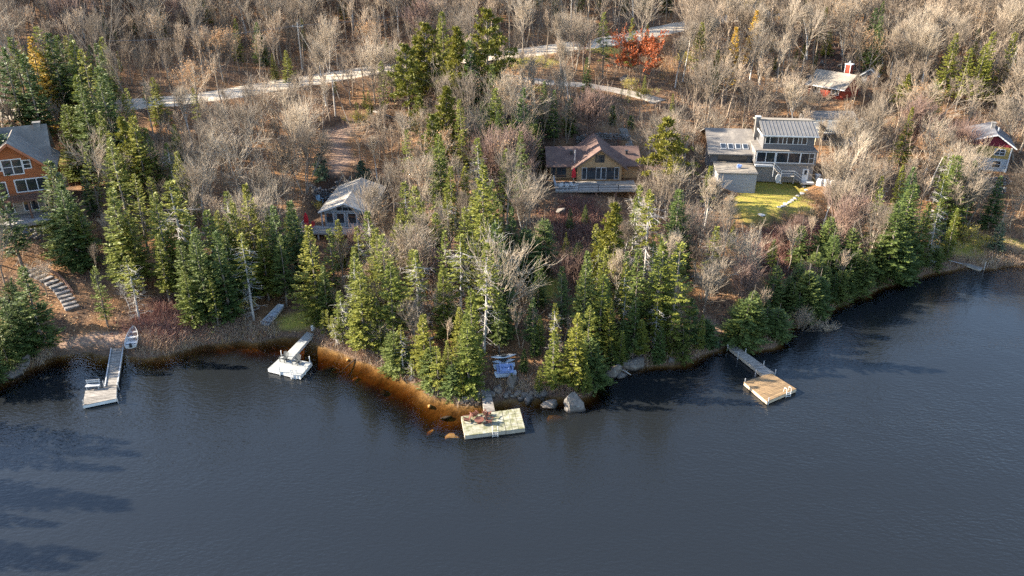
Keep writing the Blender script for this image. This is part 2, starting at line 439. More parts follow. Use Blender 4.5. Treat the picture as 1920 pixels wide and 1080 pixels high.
tag(link("lake_water", np_mesh("lake_water", VW, qw, cw), water_material()), kind="structure")
# ---------------------------------------------------------------- tree shapes
def spray_quads(C, D, W, L, wd, rng, lift=.15):
    """lozenge leaves: centres C, directions D, side vectors W"""
    n = len(C); L = L[:, None]; wd = wd[:, None]
    a = C; b = C + D*L*.45 + W*wd*.5; c = C + D*L; d = C + D*L*.45 - W*wd*.5
    b[:, 2] += lift*wd[:, 0]*rng.uniform(-1, 1, n); d[:, 2] += lift*wd[:, 0]*rng.uniform(-1, 1, n)
    V = np.stack([a, b, c, d], 1).reshape(-1, 3); return V, np.arange(4*n).reshape(n, 4)

def unit(v): return v/np.maximum(np.linalg.norm(v, axis=-1, keepdims=True), 1e-9)

def fir_crown(seed, Ht=10.0, R=1.75, z0=.12, whorl=.27, nb=7, droop=.25, fill=1.25, sparse=0.0, pw=.85, leaf=.86):
    rng = np.random.default_rng(seed); C, D, W, L, wd, tn = [], [], [], [], [], []
    z = z0*Ht; side_bias = rng.uniform(0, 6.28)
    while z < Ht*.985:
        t = (z - z0*Ht)/(Ht*(1-z0)); k = max(4, int(round(nb*(1 - .45*t) + rng.uniform(-1, 1))))
        for _ in range(k):
            if rng.random() < sparse*(1-t): continue
            az = rng.uniform(0, 6.283); ln = (R*(1-t)**pw*rng.uniform(.62, 1.12) + .10)*(1 + .12*math.cos(az-side_bias))
            if t < .12: ln *= .72 + 2.2*t
            el = math.radians(42*t - 4 - 16*(1-t)*droop*2) + rng.normal(0, .09)
            h = np.array([math.cos(az), math.sin(az), 0]); s = np.array([-h[1], h[0], 0])
            m = max(3, int(round(ln/.17*fill))); u = (np.arange(m)+.6)/m
            u = .16 + .84*u
            curve = -droop*.5*u*ln*np.sin(u*2.2)*.5 + .12*ln*u**3
            base = np.array([0, 0, z]) + h*(u*ln*math.cos(el))[:, None]; base[:, 2] += u*ln*math.sin(el) + curve
            tw = (.50*ln*(1-u)**.8*.62 + .17)*rng.uniform(.7, 1.2, m)
            for sg in (-1, 1):
                dd = unit(h*.72 + sg*s*.75 + np.stack([np.zeros(m), np.zeros(m), rng.normal(-.06, .16, m)], 1) + rng.normal(0, .1, (m, 3)))
                C.append(base); D.append(dd); W.append(unit(np.cross(dd, [0, 0, 1]) + rng.normal(0, .35, (m, 3)))); L.append(tw*leaf + .05); wd.append((.10+.16*tw)*leaf)
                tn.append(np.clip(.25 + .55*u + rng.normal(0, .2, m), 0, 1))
            tip = unit(h*math.cos(el) + np.array([0, 0, math.sin(el)+.1])); C.append(base[-1:]); D.append(tip[None]); W.append(s[None]+rng.normal(0, .3, (1, 3))); L.append(np.array([.26*leaf])); wd.append(np.array([.13*leaf])); tn.append(np.array([.9]))
        z += whorl*(1 - .35*t)*rng.uniform(.8, 1.2)
    k = 14; zz = np.linspace(Ht*.93, Ht*.985, k); az = rng.uniform(0, 6.28, k)          # leader
    C.append(np.stack([0*zz, 0*zz, zz], 1)); D.append(unit(np.stack([np.cos(az)*.6, np.sin(az)*.6, 0*az+.8], 1))); W.append(np.stack([-np.sin(az), np.cos(az), 0*az], 1)); L.append(np.full(k, .22)); wd.append(np.full(k, .1)); tn.append(np.full(k, .8))
    C, D, W, L, wd, tn = (np.concatenate(q) for q in (C, D, W, L, wd, tn))
    V, Fq = spray_quads(C, D, W, L, wd, rng, .5)
    return np_mesh("crown", V, Fq, np.repeat(tn, 4)[:, None]*np.ones(3))

def tube_np(paths, n=3):
    """many tapered tubes at once: list of (pts (k,3), radii (k,))"""
    Vs, Fs, o = [], [], 0
    for P, r in paths:
        k = len(P); T = unit(np.gradient(P, axis=0)); ref = np.where(np.abs(T[:, 2:3]) < .9, [[0, 0, 1.]], [[1., 0, 0]])
        A = unit(np.cross(T, ref)); B = np.cross(T, A); th = 2*np.pi*np.arange(n)/n
        V = P[:, None] + r[:, None, None]*(A[:, None]*np.cos(th)[None, :, None] + B[:, None]*np.sin(th)[None, :, None])
        i = np.arange(k-1)[:, None]*n; j = np.arange(n)[None]; jn = (j+1) % n
        Fs.append(np.stack([i+j, i+jn, i+n+jn, i+n+j], -1).reshape(-1, 4)+o); Vs.append(V.reshape(-1, 3)); o += k*n
    return np.concatenate(Vs), np.concatenate(Fs)

def fir_trunk(seed, Ht=10.0, r=.13, dead=26, dead_top=.45, dl=.9):
    rng = np.random.default_rng(seed+500); z = np.linspace(-.6, Ht*.96, 9)
    P = np.stack([.05*np.sin(z*.5+seed), .05*np.cos(z*.6+seed), z], 1); paths = [(P, np.interp(z, [0, Ht], [r, .015]))]
    V1, F1 = tube_np(paths, 7); tw = []
    for _ in range(dead):
        zz = rng.uniform(.05, dead_top)*Ht; az = rng.uniform(0, 6.28); l = rng.uniform(.4, 1.1)*dl
        a = np.array([0, 0, zz]); h = np.array([math.cos(az), math.sin(az), rng.uniform(-.35, .1)])
        q = np.stack([a, a+h*l*.5, a+h*l+np.array([0, 0, -.06*l])]); tw.append((q, np.array([.022, .016, .006])))
        for _ in range(3):
            u = rng.uniform(.3, .95); b = a+h*l*u; g = unit(h+rng.normal(0, .6, 3)); tw.append((np.stack([b, b+g*l*.4]), np.array([.012, .005])))
    if not tw: return np_mesh("trunk", V1, F1)
    V2, F2 = tube_np(tw, 3); return np_mesh("trunk", np.concatenate([V1, V2]), np.concatenate([F1, F2+len(V1)]))

def pine_parts(seed, Ht=11.0, R=2.6, z0=.25, nbr=60, tuft=12, shape=1.0, tl=.42):
    rng = np.random.default_rng(seed); z = np.linspace(-.6, Ht*.97, 9); sw = .12
    ax = lambda q: np.stack([sw*np.sin(q*.7+seed), sw*np.cos(q*.5+seed), q], -1)
    paths = [(ax(z), np.interp(z, [0, Ht], [.17, .025]))]; C, D = [], []
    for i in range(nbr):
        t = (i+rng.random())/nbr; zz = Ht*(z0+(1-z0)*t*.97); az = i*2.4+rng.normal(0, .4)
        ln = R*(math.sin(math.pi*min(1, .18+.82*t)**.8)**.7*(1-.55*t)+.1)*rng.uniform(.55, 1.15)*shape
        el = math.radians(5+45*t)+rng.normal(0, .12); h = np.array([math.cos(az)*math.cos(el), math.sin(az)*math.cos(el), math.sin(el)])
        u = np.linspace(0, 1, 4)[:, None]; a = ax(np.array(zz)); q = a+h*ln*u; q[:, 2] += .18*ln*u[:, 0]**2-.1*ln*u[:, 0]
        paths.append((q, np.linspace(.05, .012, 4)))
        m = max(2, int(ln/.26))
        for _ in range(m*2):
            w = rng.uniform(.35, 1.05); off = rng.normal(0, .2, 3)*(ln*.5+.25); off[2] *= .55; b = a+h*ln*w+off*[1, 1, 1]+[0, 0, .1]
            dd = unit(rng.normal(0, 1, (tuft, 3))+h*.6+[0, 0, .65]); C.append(np.repeat(b[None], tuft, 0)+dd*.03); D.append(dd)
    dd = unit(rng.normal(0, .7, (40, 3))+[0, 0, 1]); C.append(ax(np.array(Ht*.95))+rng.normal(0, .15, (40, 3))); D.append(dd)
    C, D = np.concatenate(C), np.concatenate(D); n = len(C); W = unit(np.cross(D, rng.normal(0, 1, (n, 3))))
    V, Fq = spray_quads(C, D, W, rng.uniform(.6, 1.1, n)*tl, rng.uniform(.7, 1.2, n)*.12, rng, .2)
    crown = np_mesh("crown", V, Fq, np.repeat(np.clip(rng.normal(.5, .25, n), 0, 1), 4)[:, None]*np.ones(3))
    V, Fq = tube_np([paths[0]], 7); V2, F2 = tube_np(paths[1:], 4)
    return np_mesh("trunk", np.concatenate([V, V2]), np.concatenate([Fq, F2+len(V)])), crown

def bare_parts(seed, Ht=10.0, spread=.42, fork=.32, limbs=10, twig=.017, density=1.15, leaves=0, multi=1, up=.35, leafsize=.16):
    """a leafless broadleaf: trunk with main limbs, and a crown of branches and twigs"""
    rng = np.random.default_rng(seed); big, mid, fine, tips = [], [], [], []
    def path(p, d, l, n, bend, upw):
        pts = [p]; d = unit(d)
        for _ in range(n):
            d = unit(d + rng.normal(0, bend, 3) + np.array([0, 0, upw])); pts.append(pts[-1]+d*l/n)
        return np.array(pts)
    def pt(P, u):
        x = u*(len(P)-1); i = min(int(x), len(P)-2); return P[i]*(1-(x-i))+P[i+1]*(x-i), unit(P[i+1]-P[i])
    def side(d, ang):
        r = rng.normal(0, 1, 3); r = unit(r-d*np.dot(r, d)); return unit(d*math.cos(ang)+r*math.sin(ang))
    for s in range(multi):
        az = rng.uniform(0, 6.28); tilt = .05 if multi == 1 else .24
        d0 = np.array([math.cos(az)*tilt, math.sin(az)*tilt, 1]); hh = Ht*rng.uniform(.82, .95)*(1 if s == 0 else rng.uniform(.75, 1))
        p0 = np.array([math.cos(az), math.sin(az), 0])*(.15 if multi > 1 else 0)+[0, 0, -.6]
        T = path(p0, d0, hh, 8, .05, .02); r0 = .0145*Ht*(1 if multi == 1 else .7)
        big.append((T, r0*np.array([1.15, .95, .85, .74, .62, .5, .36, .2, .08])))
        for k in range(int(limbs*(1 if multi == 1 else .7))):
            u = fork+(.93-fork)*(k+rng.random()*.8)/limbs; p, d = pt(T, min(u, .95)); ll = Ht*((1-u)*.85+.10)*rng.uniform(.75, 1.1)*(spread/.5)**.5
            B = path(p, side(d, rng.uniform(.6, 1.15)*spread*1.15), ll, 4, .07, up*.22); rr = r0*.42*(1.1-u)+.012
            (big if rr > .05 else mid).append((B, np.linspace(rr, twig*1.2, 5)))
            for j in range(int(6*density)):
                v = .12+.86*(j+rng.random())/int(6*density); q, e = pt(B, min(v, .98)); l2 = ll*rng.uniform(.35, .6)*(1.2-.6*v)+.2
                B2 = path(q, side(e, rng.uniform(.3, .75)), l2, 3, .08, up*.25); mid.append((B2, np.linspace(min(rr*.45, twig*2), twig, 4)))
                for i in range(int(4*density)):
                    w = rng.uniform(.1, 1); q2, e2 = pt(B2, min(w, .98)); l3 = l2*rng.uniform(.4, .75)+.2
                    B3 = path(q2, side(e2, rng.uniform(.25, .7)), l3, 2, .09, up*.3); fine.append((B3, np.array([twig, twig*.85, twig*.45])))
                    for _ in range(int(2*density)):
                        w2 = rng.uniform(.15, .9); q3, e3 = pt(B3, w2); l4 = l3*rng.uniform(.4, .8)+.12
                        B4 = path(q3, side(e3, rng.uniform(.25, .65)), l4, 1, .06, up*.3); fine.append((B4, np.array([twig*.8, twig*.4]))); tips.append(B4)
    V1, F1 = tube_np(big, 6); V2, F2 = tube_np(mid, 4); V3, F3 = tube_np(fine, 3)
    trunk = np_mesh("trunk", V1, F1)
    V, Fq = np.concatenate([V2, V3]), np.concatenate([F2, F3+len(V2)]); tn = np.full(len(V), 0.0)
    crown = np_mesh("crown", V, Fq, tn[:, None]*np.ones(3)); lf = None
    if leaves:
        ii = rng.integers(0, len(tips), leaves); w = rng.random(leaves)[:, None]
        A = np.array([tips[i][0] for i in ii]); B = np.array([tips[i][-1] for i in ii]); C = A*(1-w)+B*w+rng.normal(0, .06, (leaves, 3)); D = unit(rng.normal(0, 1, (leaves, 3))+[0, 0, -.3])
        V, Fq = spray_quads(C, D, unit(np.cross(D, rng.normal(0, 1, (leaves, 3)))), rng.uniform(.7, 1.2, leaves)*leafsize, rng.uniform(.7, 1.1, leaves)*leafsize*.7, rng, .3)
        lf = np_mesh("leaves", V, Fq, np.repeat(rng.random(leaves), 4)[:, None]*np.ones(3))
    return trunk, crown, lf

needle_fir = leaf_mat("fir_needles", (.055, .078, .018), (.205, .210, .044), (.80, .88, .75), (1.22, 1.10, .82))
needle_dark = leaf_mat("spruce_needles", (.032, .058, .020), (.120, .150, .042), (.75, .88, .85), (1.2, 1.1, .85))
needle_hem = leaf_mat("hemlock_needles", (.038, .064, .022), (.145, .170, .048), (.75, .88, .85), (1.2, 1.1, .85))
needle_pine = leaf_mat("pine_needles", (.058, .066, .012), (.20, .19, .032), (.8, .9, .8), (1.2, 1.1, .9))
needle_blue = leaf_mat("blue_spruce_needles", (.05, .085, .06), (.13, .17, .10), (.9, 1, 1), (1.1, 1, .95))
needle_gold = leaf_mat("larch_needles", (.26, .17, .025), (.52, .34, .05), (.85, .85, .8), (1.15, 1.05, 1))
rust_leaf = leaf_mat("rust_leaves", (.24, .05, .016), (.44, .115, .03), (.9, .9, .9), (1.1, 1.1, 1.1))
tan_leaf = leaf_mat("tan_beech_leaves", (.30, .165, .075), (.46, .28, .13), (.85, .85, .85), (1.15, 1.1, 1.1))
green_leaf = leaf_mat("yellow_green_leaves", (.20, .17, .025), (.44, .36, .06), (.85, .9, .8), (1.15, 1.1, 1))
bark_fir = bark_mat("fir_bark", (.20, .17, .14), (.10, .085, .07), (.8, .8, .8), (1.3, 1.28, 1.25))
bark_bare = bark_mat("grey_bark", (.30, .26, .215), (.16, .135, .11), (.72, .68, .64), (1.3, 1.26, 1.2))
twig_bare = bark_mat("twig_bark", (.34, .288, .225), (.215, .178, .138), (.55, .52, .51), (1.42, 1.37, 1.30))
twig_red = bark_mat("reddish_twig_bark", (.27, .185, .145), (.18, .122, .098), (.8, .75, .75), (1.2, 1.2, 1.2))
bark_birch = bark_mat("birch_bark", (.62, .58, .52), (.36, .33, .29), (.85, .85, .85), (1.1, 1.1, 1.1))
bark_dead = bark_mat("dead_grey_wood", (.42, .39, .36), (.28, .26, .24), (.85, .85, .85), (1.1, 1.1, 1.1))

def proto(trunk, crown, tm_, cm_, lf=None, lm=None):
    trunk.materials.append(tm_); crown.materials.append(cm_)
    if lf: lf.materials.append(lm)
    return trunk, crown, lf
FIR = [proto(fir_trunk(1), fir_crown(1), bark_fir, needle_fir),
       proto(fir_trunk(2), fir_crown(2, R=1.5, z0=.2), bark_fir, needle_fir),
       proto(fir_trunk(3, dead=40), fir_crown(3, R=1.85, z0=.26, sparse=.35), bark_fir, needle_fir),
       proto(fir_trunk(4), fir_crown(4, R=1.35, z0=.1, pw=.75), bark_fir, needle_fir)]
FIR += [proto(fir_trunk(17, dead=50), fir_crown(17, R=1.6, z0=.3, sparse=.5, nb=6, droop=.4, whorl=.36), bark_fir, needle_fir),
        proto(fir_trunk(18), fir_crown(18, R=2.0, z0=.08, sparse=.15, pw=1.1, droop=.1), bark_fir, needle_fir),
        proto(fir_trunk(19, dead=30), fir_crown(19, R=1.3, z0=.18, sparse=.3, pw=.6, nb=6, whorl=.4), bark_fir, needle_fir)]
WIDE = [proto(fir_trunk(5), fir_crown(5, R=2.5, z0=.05, nb=8, droop=.3, whorl=.34), bark_fir, needle_fir),
        proto(fir_trunk(6), fir_crown(6, R=2.2, z0=.06, nb=8, droop=.4), bark_fir, needle_fir)]
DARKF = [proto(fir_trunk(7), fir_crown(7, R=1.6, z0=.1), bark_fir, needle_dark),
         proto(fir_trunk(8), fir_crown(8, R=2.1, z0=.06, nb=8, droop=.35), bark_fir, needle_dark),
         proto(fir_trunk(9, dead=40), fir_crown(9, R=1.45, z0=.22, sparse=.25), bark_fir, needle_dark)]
HEM = [proto(fir_trunk(10, dead=6), fir_crown(10, Ht=8, R=3.3, z0=.02, nb=10, droop=.55, pw=.6, whorl=.32), bark_fir, needle_hem),
       proto(fir_trunk(11, dead=6), fir_crown(11, Ht=8, R=2.8, z0=.02, nb=10, droop=.6, pw=.55, whorl=.32), bark_fir, needle_hem)]
SPARSE = [proto(fir_trunk(12, dead=70, dead_top=.75, dl=1.3), fir_crown(12, R=1.3, z0=.3, sparse=.55, nb=5), bark_dead, needle_fir),
          proto(fir_trunk(13, dead=80, dead_top=.85, dl=1.2), fir_crown(13, R=1.1, z0=.45, sparse=.5, nb=5), bark_dead, needle_fir)]
PINE = [proto(*pine_parts(21), bark_fir, needle_pine), proto(*pine_parts(22, R=2.2, z0=.12, nbr=75), bark_fir, needle_pine),
        proto(*pine_parts(23, R=2.4, z0=.35, nbr=46), bark_fir, needle_pine)]
BUSHP = [proto(*pine_parts(24, Ht=5, R=1.9, z0=.05, nbr=44, tl=.34), bark_fir, needle_blue), proto(*pine_parts(25, Ht=5, R=2.0, z0=.03, nbr=44, tl=.34), bark_fir, needle_pine)]
BLUE = [proto(fir_trunk(14), fir_crown(14, Ht=6, R=1.6, z0=.03, nb=9, droop=.15), bark_fir, needle_blue)]
LARCH = [proto(fir_trunk(15), fir_crown(15, R=1.5, z0=.15, sparse=.3, fill=.8, leaf=.9), bark_fir, needle_gold)]
CEDAR = [proto(fir_trunk(16, Ht=4, dead=0), fir_crown(16, Ht=4, R=.75, z0=.02, nb=8, whorl=.2, pw=.4, droop=-.3), bark_fir, needle_dark)]
NAT = {"fir": 10, "wide": 10, "dark": 10, "hem": 8, "sparse": 10, "pine": 11, "bush": 5, "blue": 6, "larch": 10, "cedar": 4}
KIND = {"fir": FIR, "wide": WIDE, "dark": DARKF, "hem": HEM, "sparse": SPARSE, "pine": PINE, "bush": BUSHP, "blue": BLUE, "larch": LARCH, "cedar": CEDAR}

BARE = []
for i, kw in enumerate([dict(), dict(spread=.6, fork=.25, limbs=11), dict(spread=.36, fork=.4), dict(multi=3, spread=.38, fork=.28), dict(spread=.55, fork=.22, limbs=12, up=.2),
                        dict(spread=.33, fork=.45, limbs=10, up=.5), dict(multi=2, spread=.42), dict(spread=.38, fork=.3, limbs=12, up=.5),
                        dict(spread=.26, fork=.55, limbs=7, up=.4, density=.9), dict(spread=.3, fork=.5, limbs=8, up=.3, density=.8), dict(spread=.7, fork=.35, limbs=7, up=.1), dict(multi=4, spread=.3, fork=.4, up=.4)]):
    BARE.append(proto(*bare_parts(40+i, **kw)[:2], bark_bare, twig_bare))
BIRCH = []
for i, kw in enumerate([dict(spread=.34, fork=.45, limbs=10, up=.5), dict(spread=.38, fork=.35, limbs=11, up=.4, multi=2), dict(spread=.3, fork=.5, limbs=9, up=.6)]):
    BIRCH.append(proto(*bare_parts(60+i, density=1.2, **kw)[:2], bark_birch, twig_bare))
REDT = [proto(*bare_parts(70, Ht=6, multi=5, spread=.5, fork=.2, limbs=8, up=.7, twig=.02, density=1.1)[:2], twig_red, twig_red),
        proto(*bare_parts(71, Ht=6, multi=6, spread=.45, fork=.15, limbs=7, up=.8, twig=.02, density=1.1)[:2], twig_red, twig_red)]
def leafy(seed, n, lm, **kw):
    t, c, l = bare_parts(seed, leaves=n, **kw); return proto(t, c, bark_bare, twig_bare, l, lm)
RUST = leafy(80, 9000, rust_leaf, Ht=8, spread=.75, fork=.12, limbs=13, up=.15, leafsize=.3)
TAN = [leafy(81, 1500, tan_leaf, spread=.6, fork=.2, limbs=10, leafsize=.2), leafy(82, 800, tan_leaf, spread=.6, limbs=10, leafsize=.18)]
YEL = leafy(83, 2600, green_leaf, Ht=5, spread=.7, fork=.1, limbs=11, up=.3, leafsize=.2)
DEADT = proto(*bare_parts(90, spread=.3, fork=.25, limbs=12, up=-.05, density=.7)[:2], bark_dead, bark_dead)

# ---------------------------------------------------------------- labels that say which tree
LANDMARKS = [("the timber house with orange gable", 45, 330), ("the small grey-roofed cottage", 650, 400), ("the brown gabled house", 1110, 310),
  ("the grey two-storey house", 1470, 285), ("the red-walled cabin", 1560, 160), ("the yellow house", 1850, 280), ("the cream outbuilding", 1590, 255),
  ("the curved lakeside stairs", 105, 545), ("the white dock", 545, 665), ("the grey dock with the bench", 200, 710), ("the dock with red-brown chairs", 925, 785),
  ("the half-shaded brown dock", 1440, 715), ("the stored paddle craft", 945, 690), ("the big shore boulder", 1075, 750), ("the beached rowboat", 250, 640),
  ("the square-bowed boat", 512, 596), ("the roadside utility pole", 557, 60), ("the tall utility pole", 1073, 30), ("the rust-leaved tree", 1210, 110),
  ("the leafy footpath", 645, 270), ("the green lawn", 1450, 372), ("the grassy clearing", 1012, 535), ("the driveway bend", 1200, 182),
  ("the collapsed shore ramp", 1825, 500), ("the cottage's service pole", 622, 160)]
ORD = "nearest second third fourth fifth sixth seventh eighth ninth tenth eleventh twelfth thirteenth fourteenth fifteenth sixteenth seventeenth eighteenth nineteenth twentieth".split()
TREES = []                       # (object, phrase, px, py) waiting for a label
def name_trees():
    buckets = {}
    for o, phrase, px, py in TREES:
        n, lx, ly = min(LANDMARKS, key=lambda q: math.hypot(q[1]-px, (q[2]-py)*1.3)); dx, dy = px-lx, (py-ly)*1.3
        way = ("uphill of" if dy < 0 else "downhill of") if abs(dy) > abs(dx) else ("left of" if dx < 0 else "right of")
        buckets.setdefault((phrase, way, n), []).append((math.hypot(dx, dy), o))
    for (phrase, way, n), L in buckets.items():
        L.sort(key=lambda q: q[0])
        for i, (_, o) in enumerate(L):
            r = "" if len(L) == 1 else (", the nearest one" if i == 0 else ", %s nearest" % (ORD[i] if i < 20 else str(i+1)+"th"))
            o["label"] = "%s %s %s%s" % (phrase, way, n, r)

def plant(nm, P, pos, sc, rz, phrase, group, cat="tree", lean=(0, 0), sxy=1.0, top=None, defer=True):
    o = thing(nm, None, cat, pos, rz, group); o.scale = (sc*sxy, sc*sxy, sc); o.rotation_euler = (lean[0], lean[1], rz)
    for n, m in zip(("trunk", "crown", "leaves"), P):
        if m is not None: link(n, m, None, o)
    px, py, _ = project((pos[0], pos[1], pos[2]+(top or 0)*.6))
    if defer: TREES.append((o, phrase, px, py))
    return o

# top pixel (photo), height in metres, kind, width factor
CONIFERS = [
 (20,70,14,"dark"),(0,88,13,"dark"),(70,50,14,"fir"),(88,62,13,"dark"),(106,66,12,"dark"),(135,75,13,"fir"),(155,92,13,"fir"),(182,125,14,"dark"),(194,138,12,"dark"),
 (140,142,12,"fir"),(118,195,13,"wide"),(150,160,12,"dark"),(285,145,8.5,"wide"),(362,165,6,"fir"),(482,42,7,"dark"),(246,215,12,"fir"),(224,226,11,"pine"),(204,262,11,"fir"),
 (205,355,11,"fir",1.25),(312,340,11.5,"sparse",1.5),(290,362,11,"fir",1.1),(95,300,11,"dark",1.3),(112,345,9.5,"dark",1.25),(146,388,7,"fir"),(385,395,10,"fir"),(422,358,9,"sparse"),
 (460,345,11,"fir"),(440,382,9.5,"fir"),(516,385,10,"dark"),(550,376,9.5,"dark"),(577,425,10.5,"fir",1.2),(632,412,7,"fir"),(175,500,6.5,"fir"),(40,500,9.5,"dark",1.35),(-5,335,10,"dark",1.2),
 (4,560,8,"dark",1.3),(235,480,7,"sparse",1.3),(350,400,9,"sparse",1.2),(-30,190,13,"dark"),(40,100,13,"dark"),(272,240,10,"fir"),
 (760,85,12,"pine"),(800,46,13,"pine"),(829,20,13,"fir"),(856,52,13.5,"pine"),(912,20,15,"pine"),(920,120,10,"dark"),(780,72,11,"pine"),(880,75,12,"dark"),(626,143,4,"fir"),(690,170,5,"fir"),(667,192,4.5,"fir",1.3),
 (820,252,11,"fir"),(842,312,9,"fir"),(897,258,10,"sparse"),(906,310,12,"fir",1.1),(900,400,11.5,"fir"),(928,420,11,"dark"),(762,340,9,"sparse",1.3),(668,500,9,"fir",1.1),(656,470,9,"sparse"),
 (720,440,10,"fir"),(728,492,9,"fir",1.1),(790,588,8,"fir",1.2),(876,588,10,"wide"),(942,470,9,"dark"),(815,400,9,"fir"),(750,390,9,"fir"),(860,440,10,"sparse",1.2),(700,560,7,"fir"),(640,545,6.5,"sparse",1.4),
 (905,455,11,"sparse"),(780,470,9,"sparse",1.2),(830,500,8,"fir"),(960,390,7,"dark"),
 (1135,25,10,"fir"),(1101,108,5.5,"dark",1.1),(1022,412,7.5,"hem",.95),(985,428,7,"hem",1.0),(1056,500,7.5,"dark"),(1150,380,11,"pine"),(1130,515,8.5,"fir",1.1),(1146,565,7.5,"fir"),(1105,577,7,"fir",1.1),(1040,622,6.5,"fir",1.2),
 (1082,590,8,"fir",1.25),(1272,355,10,"dark",1.15),(1242,455,10.5,"fir",1.15),(1277,456,11,"fir",1.25),(1220,362,10,"sparse",1.2),(1255,222,11,"pine",1.2),(1340,262,5,"dark"),(1200,345,9,"sparse"),
 (1345,95,7,"fir"),(1382,52,10,"larch"),(1645,15,9,"dark"),(1556,55,6,"wide",1.1),(1625,58,6.5,"wide"),(1795,65,11,"fir"),(1867,58,12,"fir"),(1850,82,11,"fir"),(1705,140,7,"pine",.9),(1760,155,8.5,"fir"),
 (1712,345,13,"dark",1.35),(1690,380,10,"dark",1.4),(1800,292,9.5,"dark",1.25),(1832,303,7.5,"dark",1.2),(1772,330,9,"sparse"),(1880,416,5,"blue"),(1560,408,7.5,"hem",.8),(1505,425,6,"hem",.8),(1600,430,7,"hem",.9),
 (1412,548,5.6,"hem",.95),(1455,500,6,"hem",.85),(1490,540,5,"hem",.9),(1550,500,5,"hem",1),(1610,470,6,"hem",.9),(1660,450,7,"hem",.85),(1195,560,8,"dark",1.2),(1235,560,8,"sparse",1.2),(1300,560,7,"dark",1.2),(1170,600,6,"dark",1.1),(983,655,3.2,"dark",1.2),
 (1010,480,6,"dark"),(370,-15,9,"pine"),(640,-20,8,"fir"),(780,-25,9,"pine"),(1010,-45,9,"dark"),(1045,-35,8,"dark"),(1090,-40,8,"dark"),(1130,-45,9,"dark"),(1175,-35,8,"dark"),(1215,-40,8,"dark"),(1255,-45,9,"dark"),
 (1520,-20,10,"dark"),(1345,640,1.8,"bush"),(597,290,4.4,"bush",.95),(676,305,4.2,"bush",.9),(960,230,7,"hem",.7),(1000,190,7,"dark"),(1040,170,7,"dark"),(1070,185,6,"hem",.7),(905,190,7,"dark"),
 (1118,172,2.6,"cedar"),(1150,200,3.6,"cedar"),(1185,218,2.4,"cedar",1.6),(1795,410,4,"bush"),(1770,420,3.4,"bush"),(1390,560,4.5,"hem",.8),(20,640,5,"hem",.8),(-10,600,7,"hem",.8),
 (1068,392,3.6,"dark",1.2),(1098,384,3.2,"dark",1.2),(1062,436,4.2,"fir"),(1126,428,4.6,"dark",1.1),(1085,455,3.6,"hem",.8),(1108,472,3.4,"fir"),(1000,560,5.4,"dark",1.1),(1012,592,5,"fir"),(935,545,6.5,"dark"),(1002,612,4.2,"dark",1.1),(615,428,8,"fir"),(672,425,8,"sparse"),(690,395,9,"sparse"),(705,425,9,"fir"),(1120,420,7,"fir"),(1880,330,7,"dark"),(1905,60,12,"fir"),(1820,90,10,"fir"),(55,70,12,"larch"),(75,100,11,"larch"),(1420,20,10,"larch"),(1330,320,5,"dark"),(1655,330,7,"sparse"),(1740,380,8,"fir"),(1905,500,3,"dark"),(960,700,2.0,"dark"),(605,500,7,"dark"),(520,440,8,"dark"),(485,430,8,"fir"),(420,440,8,"dark"),(340,450,8,"dark"),
]
PHR = {"fir": "green fir", "wide": "broad green fir", "dark": "dark green spruce", "hem": "low dark hemlock", "sparse": "thin half-bare fir", "pine": "yellow-green pine", "bush": "round young pine",
       "blue": "small blue-green spruce", "larch": "golden yellow larch", "cedar": "clipped dark cedar"}
NMS = {"fir": "fir_tree", "wide": "fir_tree", "dark": "spruce_tree", "hem": "hemlock_tree", "sparse": "fir_tree", "pine": "pine_tree", "bush": "pine_bush", "blue": "spruce_tree", "larch": "larch_tree", "cedar": "cedar_bush"}
CBOX = []                        # where the big conifers stand in view
OCC = []                         # taken spots (x, y, radius)
rt = random.Random(5)
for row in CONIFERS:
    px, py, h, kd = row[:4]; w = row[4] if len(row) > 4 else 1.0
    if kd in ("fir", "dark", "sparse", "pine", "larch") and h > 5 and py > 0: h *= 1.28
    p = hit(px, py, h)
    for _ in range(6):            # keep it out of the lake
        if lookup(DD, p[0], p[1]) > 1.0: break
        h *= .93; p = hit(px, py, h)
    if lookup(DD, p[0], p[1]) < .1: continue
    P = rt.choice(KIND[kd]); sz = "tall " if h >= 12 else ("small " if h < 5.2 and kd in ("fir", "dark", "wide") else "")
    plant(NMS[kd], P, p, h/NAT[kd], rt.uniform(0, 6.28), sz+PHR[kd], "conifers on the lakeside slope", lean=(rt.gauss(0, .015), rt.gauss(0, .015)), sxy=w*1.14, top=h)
    OCC.append((p[0], p[1], 1.1)); bx, by, zd = project(p); CBOX.append((bx, project((p[0], p[1], p[2]+h))[1], by, .14*h*F/zd, p[1]))

# more firs between them, low on the slope
EXTRA = [(640,960,240,740,24,("fir","fir","sparse","fir","wide")),(330,640,380,620,16,("fir","dark","fir","sparse")),(1020,1330,440,700,16,("fir","dark","wide","sparse")),(190,330,220,480,12,("fir","fir","sparse")),
         (0,190,60,330,14,("dark","fir","dark")),(1640,1800,280,520,8,("dark","sparse","fir")),(1480,1760,430,560,9,("hem","hem","dark")),(740,960,60,260,12,("dark","pine","fir")),(960,1120,150,250,7,("dark","hem")),
         (180,760,0,190,16,("fir","young","young","young")),(1100,1900,30,260,22,("young","young","fir","young")),(1150,1700,300,480,8,("young","fir","sparse")),
         (1540,1700,0,90,4,("dark","fir")),(0,110,520,690,4,("dark","hem"))]
KEEP = [(0,235,92,412),(578,338,705,446),(1022,250,1195,362),(1360,208,1550,405),(912,655,978,740),(1308,555,1378,655),(982,500,1048,562),(52,500,152,592),(515,592,592,640),(490,575,540,620),(600,225,690,350)]
